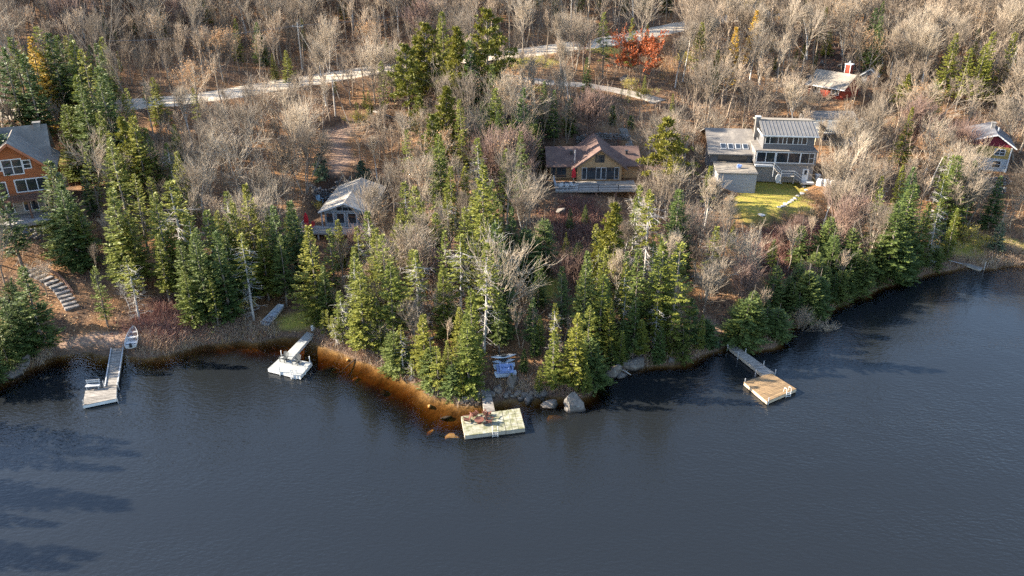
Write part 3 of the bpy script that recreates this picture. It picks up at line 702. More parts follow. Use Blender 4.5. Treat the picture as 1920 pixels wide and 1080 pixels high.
for x0, x1, y0, y1, n, ks in EXTRA:
    for _ in range(n):
        for _try in range(30):
            px, py = rt.uniform(x0, x1), rt.uniform(y0, y1); kd = rt.choice(ks); h = rt.uniform(6.5, 13)*(.55 if kd == "hem" else 1); h, kd = (rt.uniform(3, 6), "fir") if kd == "young" else (h, kd); p = hit(px, py, h)
            bx, by, zd = project(p); w_ = .17*h*F/zd
            if lookup(DD, p[0], p[1]) < .8 or min(math.hypot(p[0]-a_, p[1]-b_) for a_, b_, _ in OCC) < 1.6: continue
            if kd != 'hem' and by > 735 and 900 < px < 990: continue
            if any(px+w_ > a_ and px-w_ < c_ and by > b_ and py < d_ for a_, b_, c_, d_ in KEEP): continue
            if min(math.hypot(p[0]-q[0], p[1]-q[1]) for q in (fA, fB, fC, fD, fE, fF, fG) for q in [(q.x, q.y+4)]) < 9.5: continue
            plant(NMS[kd], rt.choice(KIND[kd]), p, h/NAT[kd], rt.uniform(0, 6.28), ("young " if h < 6 and kd == "fir" else "")+PHR[kd], "conifers on the lakeside slope", lean=(rt.gauss(0, .02), rt.gauss(0, .02)), sxy=rt.uniform(.95, 1.25), top=h)
            OCC.append((p[0], p[1], 1.1)); CBOX.append((bx, py, by, .13*h*F/zd, p[1])); break

# small firs and hemlocks leaning over the waterline
for px0, px1, n, ks in [(596,872,26,("fir","fir","hem","sparse")),(1110,1325,16,("dark","fir","hem")),(1385,1755,30,("hem","hem","dark")),(-60,85,7,("hem","dark")),(1000,1120,6,("fir","dark"))]:
    for i in range(n):
        px = px0+(px1-px0)*(i+rt.random())/n; sy = np.interp(px, [q[0] for q in SHORE_PX], [q[1] for q in SHORE_PX]); p = hit(px, sy-rt.uniform(1, 15)); d_ = float(lookup(DD, p[0], p[1]))
        if d_ < .1 or min(math.hypot(p[0]-a_, p[1]-b_) for a_, b_, _ in OCC) < .9 or 895 < px < 985: continue
        kd = rt.choice(ks); h = rt.uniform(3.2, 6.4); plant(NMS[kd], rt.choice(KIND[kd]), p, h/NAT[kd], rt.uniform(0, 6.28), ("small " if kd != "hem" else "")+PHR[kd], "conifers on the lakeside slope", lean=(rt.uniform(.0, .14), rt.gauss(0, .04)), sxy=rt.uniform(1.1, 1.5), top=h); OCC.append((p[0], p[1], .8))
# the spruces of the near shore, just past the picture's edge; their shadows cross the water
NEARSHORE = [(-69,66,13),(-72,62,15),(-68.5,58,12),(-73,54,15),(-70,50,13),(-75,47,16),(-72.5,43,13),(-76,39,15),(-73.5,34,12),(-78,56,17),(-80,44,17),(-77,30,15),(-81,36,17),(-68,70,12),(-74,69,15),(-79,62,17),(-82,50,18),(-75,24,14),(-80,20,16),(-77,12,15)]
for x, y, h in NEARSHORE:
    o = plant("spruce_tree", rt.choice(DARKF), (x, y, float(H(x, y))), h/10, rt.uniform(0, 6.28), "", "spruces on the near shore", sxy=1.25, top=h, defer=False)
    o["label"] = "tall dark spruce on the near shore past the left edge, %s along it" % ("first second third fourth fifth sixth seventh eighth ninth tenth eleventh twelfth thirteenth fourteenth fifteenth sixteenth seventeenth eighteenth nineteenth twentieth".split()[sum(1 for q in NEARSHORE if q[1] > y or (q[1] == y and q[0] > x))]); OCC.append((x, y, 1))

# special broadleaf trees
def bare_at(px, py, h, P, nat, nm, phrase, group, w=1.0, cat="tree", lean=(0, 0)):
    p = hit(px, py, h); OCC.append((p[0], p[1], 1.2)); return plant(nm, P, p, h/nat, rt.uniform(0, 6.28), phrase, group, cat, lean, w, h)
GB = "leafless broadleaf trees"
o = bare_at(1207, 72, 8.8, RUST, 8, "beech_tree", "x", "trees still in leaf", 1.0); TREES.pop(); o["label"] = "broad tree with dense rust-red leaves below the gravel road"
for px, py, h, P in [(680,42,9,TAN[0]),(1640,60,10,TAN[0]),(1870,20,10,TAN[1]),(500,60,7,TAN[0]),(810,215,8,TAN[1]),(760,250,7,TAN[0]),(545,300,5,TAN[1]),(1310,90,8,TAN[1]),(1900,130,9,TAN[1])]:
    bare_at(px, py, h, P, 10, "beech_tree", "tree holding tan beech leaves", "trees still in leaf")
for px, py, h in [(455,565,2.6),(593,380,1.6),(670,215,3),(1185,150,3),(1210,165,3),(1815,425,3),(65,90,7),(48,110,7),(1400,0,7),(1430,10,6),(150,420,2.5),(1290,100,4),(1000,160,3),(40,425,1.2),(1795,450,2),(1850,440,2.4)]:
    bare_at(px, py, h, YEL, 5, "leafy_shrub", "yellow-green leafy bush", "bushes still in leaf", 1.0, "bush")
for px, py, h in [(905,420,12),(640,560,5),(230,520,5),(1160,440,8)]:
    bare_at(px, py, h, DEADT, 10, "dead_tree", "dead grey tree with broken twigs", "dead trees")
for px, py, h, k in [(1075,480,6,0),(1110,470,5.5,1),(945,250,8,0),(975,255,7.5,1),(925,262,7.5,0),(1500,410,4,1),(1480,430,4,0),(1515,500,4.5,1),(985,300,5.5,1),(1095,60,5,0),(560,215,5,0),(1240,310,5,0)]:
    bare_at(px, py, h, REDT[k], 6, "red_twig_tree", "reddish many-stemmed bare tree", GB)
for px, py, h, k, ln in [(1275,60,11,0,.03),(1290,40,12,2,.05),(1325,20,13,0,.04),(1420,40,12,2,0),(1530,0,13,0,.06),(1600,0,12,1,.08),(1440,60,11,1,0),(1675,20,12,0,.12),(1690,50,11,2,.15),(1705,60,11,1,.18),
                         (835,170,10,0,0),(870,160,9,2,0),(905,200,9,1,0),(700,250,8,0,.04),(1400,0,13,0,0),(930,500,8,0,0),(1140,430,9,2,.1),(1175,400,9,0,.1),(610,35,11,1,-.1),(735,300,8,2,-.05),(1560,330,9,0,0),(770,560,7,1,.2)]:
    bare_at(px, py, h, BIRCH[k], 10, "birch_tree", "pale-trunked bare birch", GB, 1.0, "tree", (0, ln))
for px, py, h, k in [(1210,-5,11,1),(600,85,9,4),(470,160,9,1),(1360,430,9,0),(1335,400,9,4),(1400,450,8,1),(1290,230,8,4),(1340,215,8,1),(1650,380,10,4),(1620,300,10,1),(1570,290,9,4),(1600,340,9,0),(1330,480,8,3),
                     (700,600,5,3),(820,540,7,1),(980,520,5,6),(70,490,5,4),(1520,170,7,4),(1500,190,6,1),(1808,238,6,4),(1590,215,8,2),(1620,225,8,5),(1545,225,7,2),(1660,215,9,5),(700,390,9,2),(720,370,9,5),(1610,140,6,4),(1240,330,7,1),(1210,340,6,4),(1560,560,4.5,6),(1510,560,4.5,3)]:
    bare_at(px, py, h, BARE[k], 10, "bare_tree", "bare grey spreading tree", GB)

# ---------------------------------------------------------------- scattered bare wood
CLEAR = [(0,235,92,412,1,fA.y+2),(578,338,655,446,.9,fB.y+3),(1015,250,1190,362,1,fC.y+3),(1362,208,1535,350,1,fD.y+3),(1398,335,1512,405,1,118),(1525,232,1655,276,.35,fG.y+2),(1505,122,1590,192,.5,fE.y+3),
         (1822,222,1910,325,1,fF.y+2),(600,225,690,350,.92,170),(90,580,275,668,1,200),(52,500,152,592,1,200),(515,592,592,640,1,200),(912,655,978,740,1,200),(1308,555,1378,655,1,200),(982,500,1048,562,.9,200),
         (1135,160,1262,208,.85,170),(1500,95,1650,150,.8,175),(1760,440,1930,510,.95,200),(1035,375,1125,472,.93,200),(1150,60,1265,160,1,260),(300,560,480,660,.95,200),(490,575,540,620,1,200)]
RP = np.array([project((p[0], p[1], p[2]))[:2] for p in ROAD]); RPo = RP[np.argsort(RP[:, 0])]
rs = random.Random(11); cand = []
occ = np.array(OCC); 
HOUSES = [(fA.x, fA.y+5, 9.5), (fB.x, fB.y+4, 8.5), (fC.x, fC.y+3, 11), (fD.x+1, fD.y+4, 13), (fE.x, fE.y+3, 6.5), (fF.x, fF.y+4, 7), (fG.x, fG.y+3, 6.5)]
pts = []
while len(pts) < 17000:
    pts.append((rs.uniform(-125, 150), rs.uniform(70, 268)))
cell = {}
def near(x, y, r):
    i, j = int(x//4), int(y//4)
    return any(math.hypot(x-a, y-b) < r for di in (-1, 0, 1) for dj in (-1, 0, 1) for a, b in cell.get((i+di, j+dj), ()))
for x, y in pts:
    d = float(lookup(DD, x, y))
    if d < 1.2: continue
    z = float(H(x, y)); far = y > 175
    px, py, zd = project((x, y, z))
    if px < -90 or px > 2010 or py < -75 or py > 800: continue
    if near(x, y, (2.5 if 620 < px < 980 else 2.9 if d < 45 else 2.5) if not far else 2.15) or np.min(np.hypot(occ[:, 0]-x, occ[:, 1]-y)) < 1.3: continue
    if np.min(np.hypot(ROAD[:, 0]-x, ROAD[:, 1]-y)) < 5.2 or np.min(np.hypot(DRIVE[:, 0]-x, DRIVE[:, 1]-y)) < 3.2 or np.min(np.hypot(PATH[:, 0]-x, PATH[:, 1]-y)) < 2.6: continue
    if any(math.hypot(x-a, y-b) < r for a, b, r in HOUSES): continue
    if float(lookup(GRASS, x, y)) > .4 and d < 60: continue
    h = rs.triangular(5.5, 14, 10) if not far else rs.triangular(7, 15.5, 12)
    if d < 8: h *= .62
    _, ty, _ = project((x, y, z+h)); w = .22*h*F/zd; bad = False
    for x0, y0, x1, y1, pr, yl in CLEAR:
        if y < yl and px+w > x0 and px-w < x1 and py > y0 and ty < y1:
            ov = (min(px+w, x1)-max(px-w, x0))/(2*w)*(min(py, y1)-max(ty, y0))/max(py-ty, 1)
            if ov > .04 and rs.random() < pr: bad = True; break
    if bad: continue
    if LAWN[0]-15 < x < LAWN[0]+6 and -9 < y-LAWN[1] < 7: continue
    hid = sum(1 for cx, ct, cb, cw, cy in CBOX if y < cy and abs(px-cx) < cw+w*.7 and ty < ct+(cb-ct)*.6 and py > ct+(cb-ct)*.15)
    if hid and rs.random() < (.5 if 640 < px < 960 and d < 40 else .78): continue
    ry = np.interp(px, RPo[:, 0], RPo[:, 1])
    if ty < ry < py-4 and (180 < px < 745 or 950 < px < 1260) and rs.random() < (.72 if py-ry < 60 else .5): continue      # the road stays in sight
    if d < 32 and px < 560 and rs.random() < .45: continue
    cell.setdefault((int(x//4), int(y//4)), []).append((x, y)); cand.append((y, x, z, h, px, py, ty, zd))
cand.sort(key=lambda c: -(c[3]/c[7]))
print("bare candidates", len(cand))
N_SOLO = 225
for y, x, z, h, px, py, ty, zd in cand[:N_SOLO]:
    r = rs.random(); ln = (rs.gauss(0, .07), rs.gauss(0, .07))
    if r < .14: plant("birch_tree", rs.choice(BIRCH), (x, y, z), h/10, rs.uniform(0, 6.28), "pale-trunked bare birch", GB, lean=ln, top=h)
    elif r < .22: plant("red_twig_tree", rs.choice(REDT), (x, y, z), h*.75/6, rs.uniform(0, 6.28), "reddish many-stemmed bare tree", GB, lean=ln, top=h*.75)
    elif r < .28: plant("beech_tree", rs.choice(TAN), (x, y, z), h*.8/10, rs.uniform(0, 6.28), "tree holding tan beech leaves", "trees still in leaf", lean=ln, top=h*.8)
    else: plant("bare_tree", rs.choice(BARE), (x, y, z), h/10, rs.uniform(0, 6.28), ("tall " if h > 9.5 else "slim " if h < 6 else "")+"bare grey tree", GB, lean=ln, sxy=rs.uniform(.8, 1.15), top=h)
name_trees()

# the rest of the wood up the hill: too many to pick apart, one mass
brush = tone_mat("brush_stems")
twig_far = bark_mat("far_twig_bark", (.31, .252, .192), (.20, .160, .122), (.5, .48, .47), (1.45, 1.38, 1.3))
FT = []
for sd, kw in ((101, dict(limbs=8, up=.5, spread=.30, fork=.4)), (102, dict(limbs=8, spread=.36, up=.4, fork=.35)), (103, dict(limbs=8, multi=2, up=.5, spread=.28, fork=.4)), (104, dict(limbs=7, fork=.5, spread=.26, up=.5)), (105, dict(limbs=6, fork=.58, spread=.24, up=.4)), (106, dict(limbs=9, fork=.3, spread=.55, up=.1))):
    t, c, _ = bare_parts(sd, density=.95, twig=.024, **kw)
    out = []
    for m in (t, c):
        V = np.empty(len(m.vertices)*3, np.float32); m.vertices.foreach_get("co", V); Q = np.empty(len(m.loops), np.int32); m.loops.foreach_get("vertex_index", Q); out.append((V.reshape(-1, 3), Q.reshape(-1, 4))); bpy.data.meshes.remove(m)
    (V1, F1), (V2, F2) = out; m = np_mesh("far_stem", np.concatenate([V1, V2]), np.concatenate([F1, F2+len(V1)])); m.materials.append(twig_far)
    FT.append(bpy.data.objects.new("far_stem", m))
rest = cand[N_SOLO:]
m = bpy.data.meshes.new("bare_woodland"); m.from_pydata([(x, y, z) for y, x, z, *_ in rest], [], [])
for nm, vals in (("size", [c[3]/10 for c in rest]), ("turn", [rs.uniform(0, 6.28) for _ in rest])):
    m.attributes.new(nm, 'FLOAT', 'POINT').data.foreach_set("value", vals)
m.attributes.new("pick", 'INT', 'POINT').data.foreach_set("value", [rs.choice((0, 1, 2, 3, 3, 4, 4, 5)) for _ in rest])
w = link("bare_woodland", m); tag(w, "dense bare grey-brown woodland climbing the hill behind the road", "woodland", kind="stuff")
ng = bpy.data.node_groups.new("woodland", 'GeometryNodeTree'); ng.is_modifier = True
ng.interface.new_socket("Geometry", in_out='INPUT', socket_type='NodeSocketGeometry'); ng.interface.new_socket("Geometry", in_out='OUTPUT', socket_type='NodeSocketGeometry')
gi, go = ng.nodes.new("NodeGroupInput"), ng.nodes.new("NodeGroupOutput"); iop = ng.nodes.new("GeometryNodeInstanceOnPoints"); g2i = ng.nodes.new("GeometryNodeJoinGeometry")
for ob in reversed(FT):
    oi = ng.nodes.new("GeometryNodeObjectInfo"); oi.inputs["Object"].default_value = ob; oi.inputs["As Instance"].default_value = True; ng.links.new(oi.outputs["Geometry"], g2i.inputs[0])
def named(nm, ty):
    q = ng.nodes.new("GeometryNodeInputNamedAttribute"); q.data_type = ty; q.inputs[0].default_value = nm; return q.outputs["Attribute"]
cx = ng.nodes.new("ShaderNodeCombineXYZ"); ng.links.new(named("turn", 'FLOAT'), cx.inputs[2]); cs = ng.nodes.new("ShaderNodeCombineXYZ"); sv = named("size", 'FLOAT'); [ng.links.new(sv, cs.inputs[i]) for i in range(3)]
iop.inputs["Pick Instance"].default_value = True
ng.links.new(gi.outputs[0], iop.inputs["Points"]); ng.links.new(g2i.outputs[0], iop.inputs["Instance"]); ng.links.new(named("pick", 'INT'), iop.inputs["Instance Index"])
ng.links.new(cx.outputs[0], iop.inputs["Rotation"]); ng.links.new(cs.outputs[0], iop.inputs["Scale"]); ng.links.new(iop.outputs[0], go.inputs[0])
w.modifiers.new("woodland", 'NODES').node_group = ng
# ---------------------------------------------------------------- undergrowth, brush and grass
def sprigs(name, label, cat, X, Y, hts, colors, stems, spread, wdt, seed, bend=.35):
    """clumps of thin upright stems, each stem a tapered two-sided blade"""
    rng = np.random.default_rng(seed); n = len(X)*stems
    bx = np.repeat(X, stems)+rng.normal(0, spread*.4, n); by = np.repeat(Y, stems)+rng.normal(0, spread*.4, n); bz = H(bx, by)-.05
    hh = np.repeat(hts, stems)*rng.uniform(.5, 1.15, n); az = rng.uniform(0, 6.28, n); k = rng.uniform(.1, 1, n)*bend*1.4
    d = np.stack([np.cos(az)*k, np.sin(az)*k, np.ones(n)], 1); d = unit(d); b = np.stack([bx, by, bz], 1)
    sd = unit(np.cross(d, rng.normal(0, 1, (n, 3)))); w = (wdt*rng.uniform(.6, 1.3, n))[:, None]
    mid = b+d*hh[:, None]*.55; out = np.stack([np.cos(az), np.sin(az), 0*az], 1)
    top = mid+unit(d+out*rng.uniform(0, .9, n)[:, None])*hh[:, None]*.5
    V = np.stack([b-sd*w, b+sd*w, mid+sd*w*.8, mid-sd*w*.8, top+sd*w*.25, top-sd*w*.25], 1).reshape(-1, 3)
    i = np.arange(n)[:, None]*6; Fq = np.concatenate([i+[0, 1, 2, 3], i+[3, 2, 4, 5]])
    C = np.repeat(np.repeat(colors, stems, 0)*rng.uniform(.75, 1.25, (n, 1)), 6, 0)
    o = link(name, np_mesh(name, V, Fq, C), brush); return tag(o, label, cat, kind="stuff")

rg = np.random.default_rng(19)
def cloud(n, xr, yr):
    x, y = rg.uniform(*xr, n), rg.uniform(*yr, n); d = lookup(DD, x, y)
    ok = (d > .2)
    for P, r in ((ROAD, 4.6), (DRIVE, 2.7), (PATH, 2.0)):
        ok &= np.min(np.hypot(x[:, None]-P[None, ::2, 0], y[:, None]-P[None, ::2, 1]), axis=1) > r
    for a, b, r in HOUSES: ok &= np.hypot(x-a, y-b) > r*.82
    return x[ok], y[ok], d[ok]
def pick(palette, n): return np.array(palette)[rg.integers(0, len(palette), n)]
# low brush over the whole slope
x, y, d = cloud(27000, (-95, 115), (74, 190))
g, dk, sa = lookup(GRASS, x, y), lookup(DARK, x, y), lookup(SAND, x, y)
keep = (g < .45) & (sa < .35) & (rg.random(len(x)) < np.clip(.35+.9*(vnoise(x, y, 6, 41)), .05, 1))
x, y, d, dk = x[keep], y[keep], d[keep], dk[keep]
c = pick([(.22,.15,.10),(.28,.19,.12),(.17,.115,.085),(.30,.20,.10),(.20,.17,.08),(.25,.13,.08),(.33,.26,.19)], len(x))
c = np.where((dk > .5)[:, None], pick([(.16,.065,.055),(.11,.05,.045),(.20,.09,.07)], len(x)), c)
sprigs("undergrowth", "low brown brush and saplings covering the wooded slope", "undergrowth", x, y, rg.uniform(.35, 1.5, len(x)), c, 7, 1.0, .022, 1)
# head-high saplings filling the wood
x, y, d = cloud(21000, (-115, 145), (100, 250)); k = (lookup(GRASS, x, y) < .4) & (d > 16) & (lookup(SAND, x, y) < .3) & (rg.random(len(x)) < np.clip(.55+.9*vnoise(x, y, 9, 43), .1, 1)) & (np.hypot(x-LAWN[0], y-LAWN[1]+3) > 10)
for f_ in (fB, fC, fD, fF, fE): k &= ~((np.abs(x-f_.x) < 10) & (y < f_.y+1) & (y > f_.y-13))
x, y = x[k], y[k]; far_ = y > 150
sprigs("saplings", "thin grey-brown saplings crowding between the bare trees", "saplings", x, y, np.where(far_, rg.uniform(1.6, 4.2, len(x)), rg.uniform(1.0, 2.8, len(x))), pick([(.24,.19,.15),(.20,.155,.12),(.29,.235,.18),(.18,.13,.105),(.26,.18,.125)], len(x)), 6, 1.3, .024, 7, .3)
# grey-brown brush along the waterline
t = rg.uniform(0, 1, 3600); si = rg.integers(3, len(SH)-6, 3600); x = SH[si, 0]*(1-t)+SH[si+1, 0]*t; y = SH[si, 1]*(1-t)+SH[si+1, 1]*t+rg.uniform(-.1, 2.6, 3600)
px = np.array([project((a, b, 0))[0] for a, b in zip(x, y)]); d = lookup(DD, x, y)
k = (d > .0) & ~((px > 95) & (px < 275)) & ~((px > 520) & (px < 592) & (y < 92)) & ~((px > 900) & (px < 935)) & ~((px > 1320) & (px < 1380))
x, y = x[k], y[k]
sprigs("shore_brush", "grey-brown leafless brush fringing the waterline", "brush", x, y, rg.uniform(.5, 1.7, len(x)), pick([(.30,.23,.17),(.24,.17,.13),(.36,.29,.22),(.22,.12,.09),(.33,.22,.10)], len(x)), 12, .9, .016, 2, .6)
# thicket on the flat by the rowboat and west of the white dock
xs, ys = [], []
for px_, py_, r in [(330,640,3.2),(290,628,2.6),(370,632,2.6),(400,610,3),(350,600,4),(430,615,2),(300,600,3.5),(640,640,2.2),(690,660,2),(720,672,2),(1500,455,5),(1460,480,5),(1530,440,4),(1085,410,4),(1100,440,4),(1880,480,3),(1910,488,2.5)]:
    p = hit(px_, py_); n = int(60*r); xs.append(rg.normal(p[0], r*.55, n)); ys.append(rg.normal(p[1], r*.55, n))
x, y = np.concatenate(xs), np.concatenate(ys); k = lookup(DD, x, y) > .1; x, y = x[k], y[k]; dk = lookup(DARK, x, y)
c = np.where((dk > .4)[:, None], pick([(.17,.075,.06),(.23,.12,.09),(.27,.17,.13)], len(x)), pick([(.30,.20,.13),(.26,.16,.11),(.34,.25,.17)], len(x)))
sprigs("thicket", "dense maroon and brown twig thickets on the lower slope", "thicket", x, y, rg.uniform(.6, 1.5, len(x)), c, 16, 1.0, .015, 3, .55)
# grass on the lawn and clearings
x, y, d = cloud(90000, (-80, 115), (74, 200)); g = lookup(GRASS, x, y); k = rg.random(len(x)) < g*1.1; x, y, d = x[k], y[k], d[k]
lawn = np.hypot(x-LAWN[0], y-LAWN[1]) < 8
c = np.where(lawn[:, None], pick([(.26,.25,.03),(.32,.29,.045),(.20,.20,.03)], len(x)), pick([(.30,.24,.07),(.36,.27,.10),(.22,.20,.05),(.34,.22,.07)], len(x)))
sprigs("grass", "yellow-green autumn grass on the lawn and clearings", "grass", x, y, np.where(lawn, .10, rg.uniform(.2, .5, len(x))), c, 5, .35, .02, 4, .7)
# leaves lying on the ground
x, y, d = cloud(120000, (-95, 115), (74, 200)); k = (d > .4) & (lookup(GRASS, x, y) < .7); x, y = x[k], y[k]; n = len(x)
D = unit(rg.normal(0, 1, (n, 3))*[1, 1, .35]); C = np.stack([x, y, H(x, y)+.05], 1)
V, Fq = spray_quads(C, D, unit(np.cross(D, [0, 0, 1.])+rg.normal(0, .25, (n, 3))), rg.uniform(.12, .3, n), rg.uniform(.1, .22, n), rg, .5)
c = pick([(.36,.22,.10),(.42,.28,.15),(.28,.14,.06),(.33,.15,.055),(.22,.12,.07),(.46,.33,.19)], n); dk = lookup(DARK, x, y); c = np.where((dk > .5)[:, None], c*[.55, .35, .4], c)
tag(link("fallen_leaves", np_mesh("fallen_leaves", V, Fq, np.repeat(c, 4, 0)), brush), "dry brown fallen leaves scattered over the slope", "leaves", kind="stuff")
# ---------------------------------------------------------------- houses
glass = mat("window_glass", (.030, .036, .042), (.015, .018, .022), .6, .06)
glass.node_tree.nodes["Principled BSDF"].inputs["Specular IOR Level"].default_value = .9
white_trim = mat("white_trim", (.62, .61, .59), (.5, .49, .47), 2, .55)
dark_trim = mat("dark_trim", (.07, .06, .055), (.04, .035, .03), 2, .5)
grey_trim = mat("grey_trim", (.38, .385, .39), (.30, .305, .31), 2, .6)
def shingle(name, c1, c2, c3):
    m, nt, ns, ln, bs = nodes_of(name)
    col = mixcol(nt, ramp(nt, noise(nt, 9, 3, .7, stretch=(1, 1, 2.5)), .35, .65), c1, c2)
    col = mixcol(nt, ramp(nt, noise(nt, .8, 4, .6), .5, .72), col, c3)
    ln.new(col, bs.inputs["Base Color"]); bs.inputs["Roughness"].default_value = .9; bs.inputs["Specular IOR Level"].default_value = .2
    b = ns.new("ShaderNodeBump"); b.inputs["Strength"].default_value = .6; b.inputs["Distance"].default_value = .03
    ln.new(noise(nt, 11, 2, .6), b.inputs["Height"]); ln.new(b.outputs[0], bs.inputs["Normal"]); return m
def siding(name, c1, c2, step=.18, axis='Z', rough=.75):
    """horizontal boards: thin joint lines every step metres"""
    m, nt, ns, ln, bs = nodes_of(name)
    tc = ns.new("ShaderNodeTexCoord"); sx = ns.new("ShaderNodeSeparateXYZ"); ln.new(tc.outputs["Object"], sx.inputs[0])
    md = ns.new("ShaderNodeMath"); md.operation = 'PINGPONG'; md.inputs[1].default_value = step/2; ln.new(sx.outputs[axis], md.inputs[0])
    edge = ramp(nt, md.outputs[0], .0, step*.14)
    col = mixcol(nt, ramp(nt, noise(nt, 2.2, 4, .6, stretch=(.5, .5, 4)), .35, .65), c1, c2); col = mixcol(nt, edge, tuple(c*.45 for c in c1), col)
    ln.new(col, bs.inputs["Base Color"]); bs.inputs["Roughness"].default_value = rough; bs.inputs["Specular IOR Level"].default_value = .25
    b = ns.new("ShaderNodeBump"); b.inputs["Strength"].default_value = .7; b.inputs["Distance"].default_value = .02; ln.new(edge, b.inputs["Height"]); ln.new(b.outputs[0], bs.inputs["Normal"]); return m
roof_brown = shingle("brown_shingles", (.125, .078, .064), (.085, .054, .046), (.16, .105, .082))
roof_grey = shingle("grey_shingles", (.19, .168, .148), (.125, .112, .10), (.25, .22, .185))
roof_tan = shingle("weathered_shingles", (.24, .205, .165), (.155, .135, .11), (.31, .27, .215))
roof_metal = mat("grey_metal_roof", (.125, .118, .112), (.095, .09, .085), .7, .6)
roof_slate = shingle("slate_blue_shingles", (.115, .115, .125), (.075, .075, .085), (.17, .165, .165))
wall_tan = siding("tan_siding", (.40, .255, .135), (.35, .215, .11), .2)
wall_cedar = siding("orange_cedar_siding", (.36, .12, .042), (.29, .09, .033), .2)
wall_grey = siding("grey_siding", (.235, .215, .20), (.19, .175, .165), .2)
wall_dgrey = siding("charcoal_siding", (.125, .12, .12), (.10, .097, .098), .2)
wall_yellow = siding("yellow_siding", (.38, .275, .09), (.31, .225, .075), .2)
wall_red = siding("red_board_siding", (.28, .045, .022), (.20, .034, .018), .25, 'X')
wall_crim = siding("crimson_siding", (.20, .028, .04), (.16, .022, .034), .2)
wall_cream = siding("cream_siding", (.66, .55, .37), (.58, .48, .32), .22)
wall_pale = siding("pale_blue_grey_siding", (.36, .40, .42), (.30, .33, .35), .2)
stone_m = mat("fieldstone", (.19, .175, .165), (.10, .095, .09), 1.4, .85, bump=.6, rand=.3)
deck_wood = mat("grey_deck_boards", (.34, .305, .26), (.24, .21, .18), 1.6, .8, stretch=(.6, 5, 1), rand=.16)
brown_wood = mat("brown_stained_wood", (.17, .095, .065), (.12, .065, .045), 2, .75, rand=.12)
pale_metal = mat("galvanised_metal", (.55, .56, .57), (.42, .43, .44), 4, .4, metal=.6)
black_metal = mat("black_metal", (.03, .03, .032), (.02, .02, .02), 4, .5)
red_cloth = mat("red_canvas", (.55, .03, .035), (.42, .02, .03), 5, .8)
blue_plastic = mat("blue_plastic", (.20, .28, .50), (.26, .34, .54), 2, .35)
white_plastic = mat("white_plastic", (.6, .6, .59), (.48, .48, .47), 2, .45)
lblue_plastic = mat("pale_blue_plastic", (.30, .44, .52), (.24, .36, .44), 2, .45)
red_plastic = mat("red_plastic", (.50, .03, .03), (.40, .02, .02), 2, .45)

def window(root, x0, x1, z0, z1, y=0.0, cols=1, rows=1, fm=None, fw=.08, name="window", xf=None):
    """frame with mullions standing proud of the wall, glass panes set into it; xf maps (x, y, z) when the wall is not the front"""
    fm = fm or white_trim; q = xf or (lambda x, y, z: (x, y, z)); b = MB()
    def bx(m, a, c, d, e, f0, f1):
        s = MB().box(a, c, d, e, f0, f1); m.add([q(*v) for v in s.v], s.f)
    bx(b, x0-fw, x1+fw, y-.07, y+.02, z0-fw, z0); bx(b, x0-fw, x1+fw, y-.07, y+.02, z1, z1+fw); bx(b, x0-fw, x0, y-.07, y+.02, z0, z1); bx(b, x1, x1+fw, y-.07, y+.02, z0, z1)
    for i in range(1, cols):
        x = x0+(x1-x0)*i/cols; bx(b, x-fw*.4, x+fw*.4, y-.06, y+.02, z0, z1)
    for i in range(1, rows):
        z = z0+(z1-z0)*i/rows; bx(b, x0, x1, y-.05, y+.02, z-fw*.3, z+fw*.3)
    o = b.build(name, fm, root)
    for i in range(cols):
        g = MB(); bx(g, x0+(x1-x0)*i/cols+.01, x0+(x1-x0)*(i+1)/cols-.01, y-.03, y+.01, z0, z1); g.build("pane", glass, o)
    return o
def gable(mb, x0, x1, y0, y1, ze, zr, ridge='x', th=.16, at=None):
    """two roof slabs; ze height at the outer edges, zr at the ridge; at = ridge position"""
    if ridge == 'x':
        m = (y0+y1)/2 if at is None else at
        mb.slab([(x0,y0,ze),(x1,y0,ze),(x1,m,zr),(x0,m,zr)], th); mb.slab([(x0,m,zr-.002),(x1,m,zr-.002),(x1,y1,ze),(x0,y1,ze)], th)
    else:
        m = (x0+x1)/2 if at is None else at
        mb.slab([(x0,y1,ze),(x0,y0,ze),(m,y0,zr),(m,y1,zr)], th); mb.slab([(m,y1,zr-.002),(m,y0,zr-.002),(x1,y0,ze),(x1,y1,ze)], th)
    return mb
def boards(parent, x0, x1, y0, y1, z, n, m, along='x', th=.05, gap=.02, name="plank"):
    """n separate planks over a rectangle, running along x or y, sharing one mesh"""
    L = (x1-x0) if along == 'x' else (y1-y0); Wd = ((y1-y0) if along == 'x' else (x1-x0))/n-gap
    me = (MB().box(-L/2, L/2, -Wd/2, Wd/2, -th, 0) if along == 'x' else MB().box(-Wd/2, Wd/2, -L/2, L/2, -th, 0)).mesh(name); me.materials.append(m)
    for i in range(n):
        o = link(name, me, None, parent); u = (i+.5)/n
        o.location = ((x0+x1)/2, y0+(y1-y0)*u, z) if along == 'x' else (x0+(x1-x0)*u, (y0+y1)/2, z)
        o.location.z += rt.uniform(-.006, .006)
def railing(parent, pts, h, m, posts=1.4, name="railing", bars=False):
    b = MB()
    for p, q in zip(pts[:-1], pts[1:]):
        p, q = Vector(p), Vector(q); n = max(1, int((q-p).length/posts)); up = Vector((0, 0, h))
        for i in range(n+1):
            a = p.lerp(q, i/n); b.bar(a, a+up, .09)
        b.bar(p+up, q+up, .10, .06); b.bar(p+up*.15, q+up*.15, .05)
        if bars:
            k = max(2, int((q-p).length/.22))
            for i in range(k): a = p.lerp(q, (i+.5)/k); b.bar(a+up*.15, a+up*.97, .03)
        else: b.bar(p+up*.55, q+up*.55, .05)
    return b.build(name, m, parent)
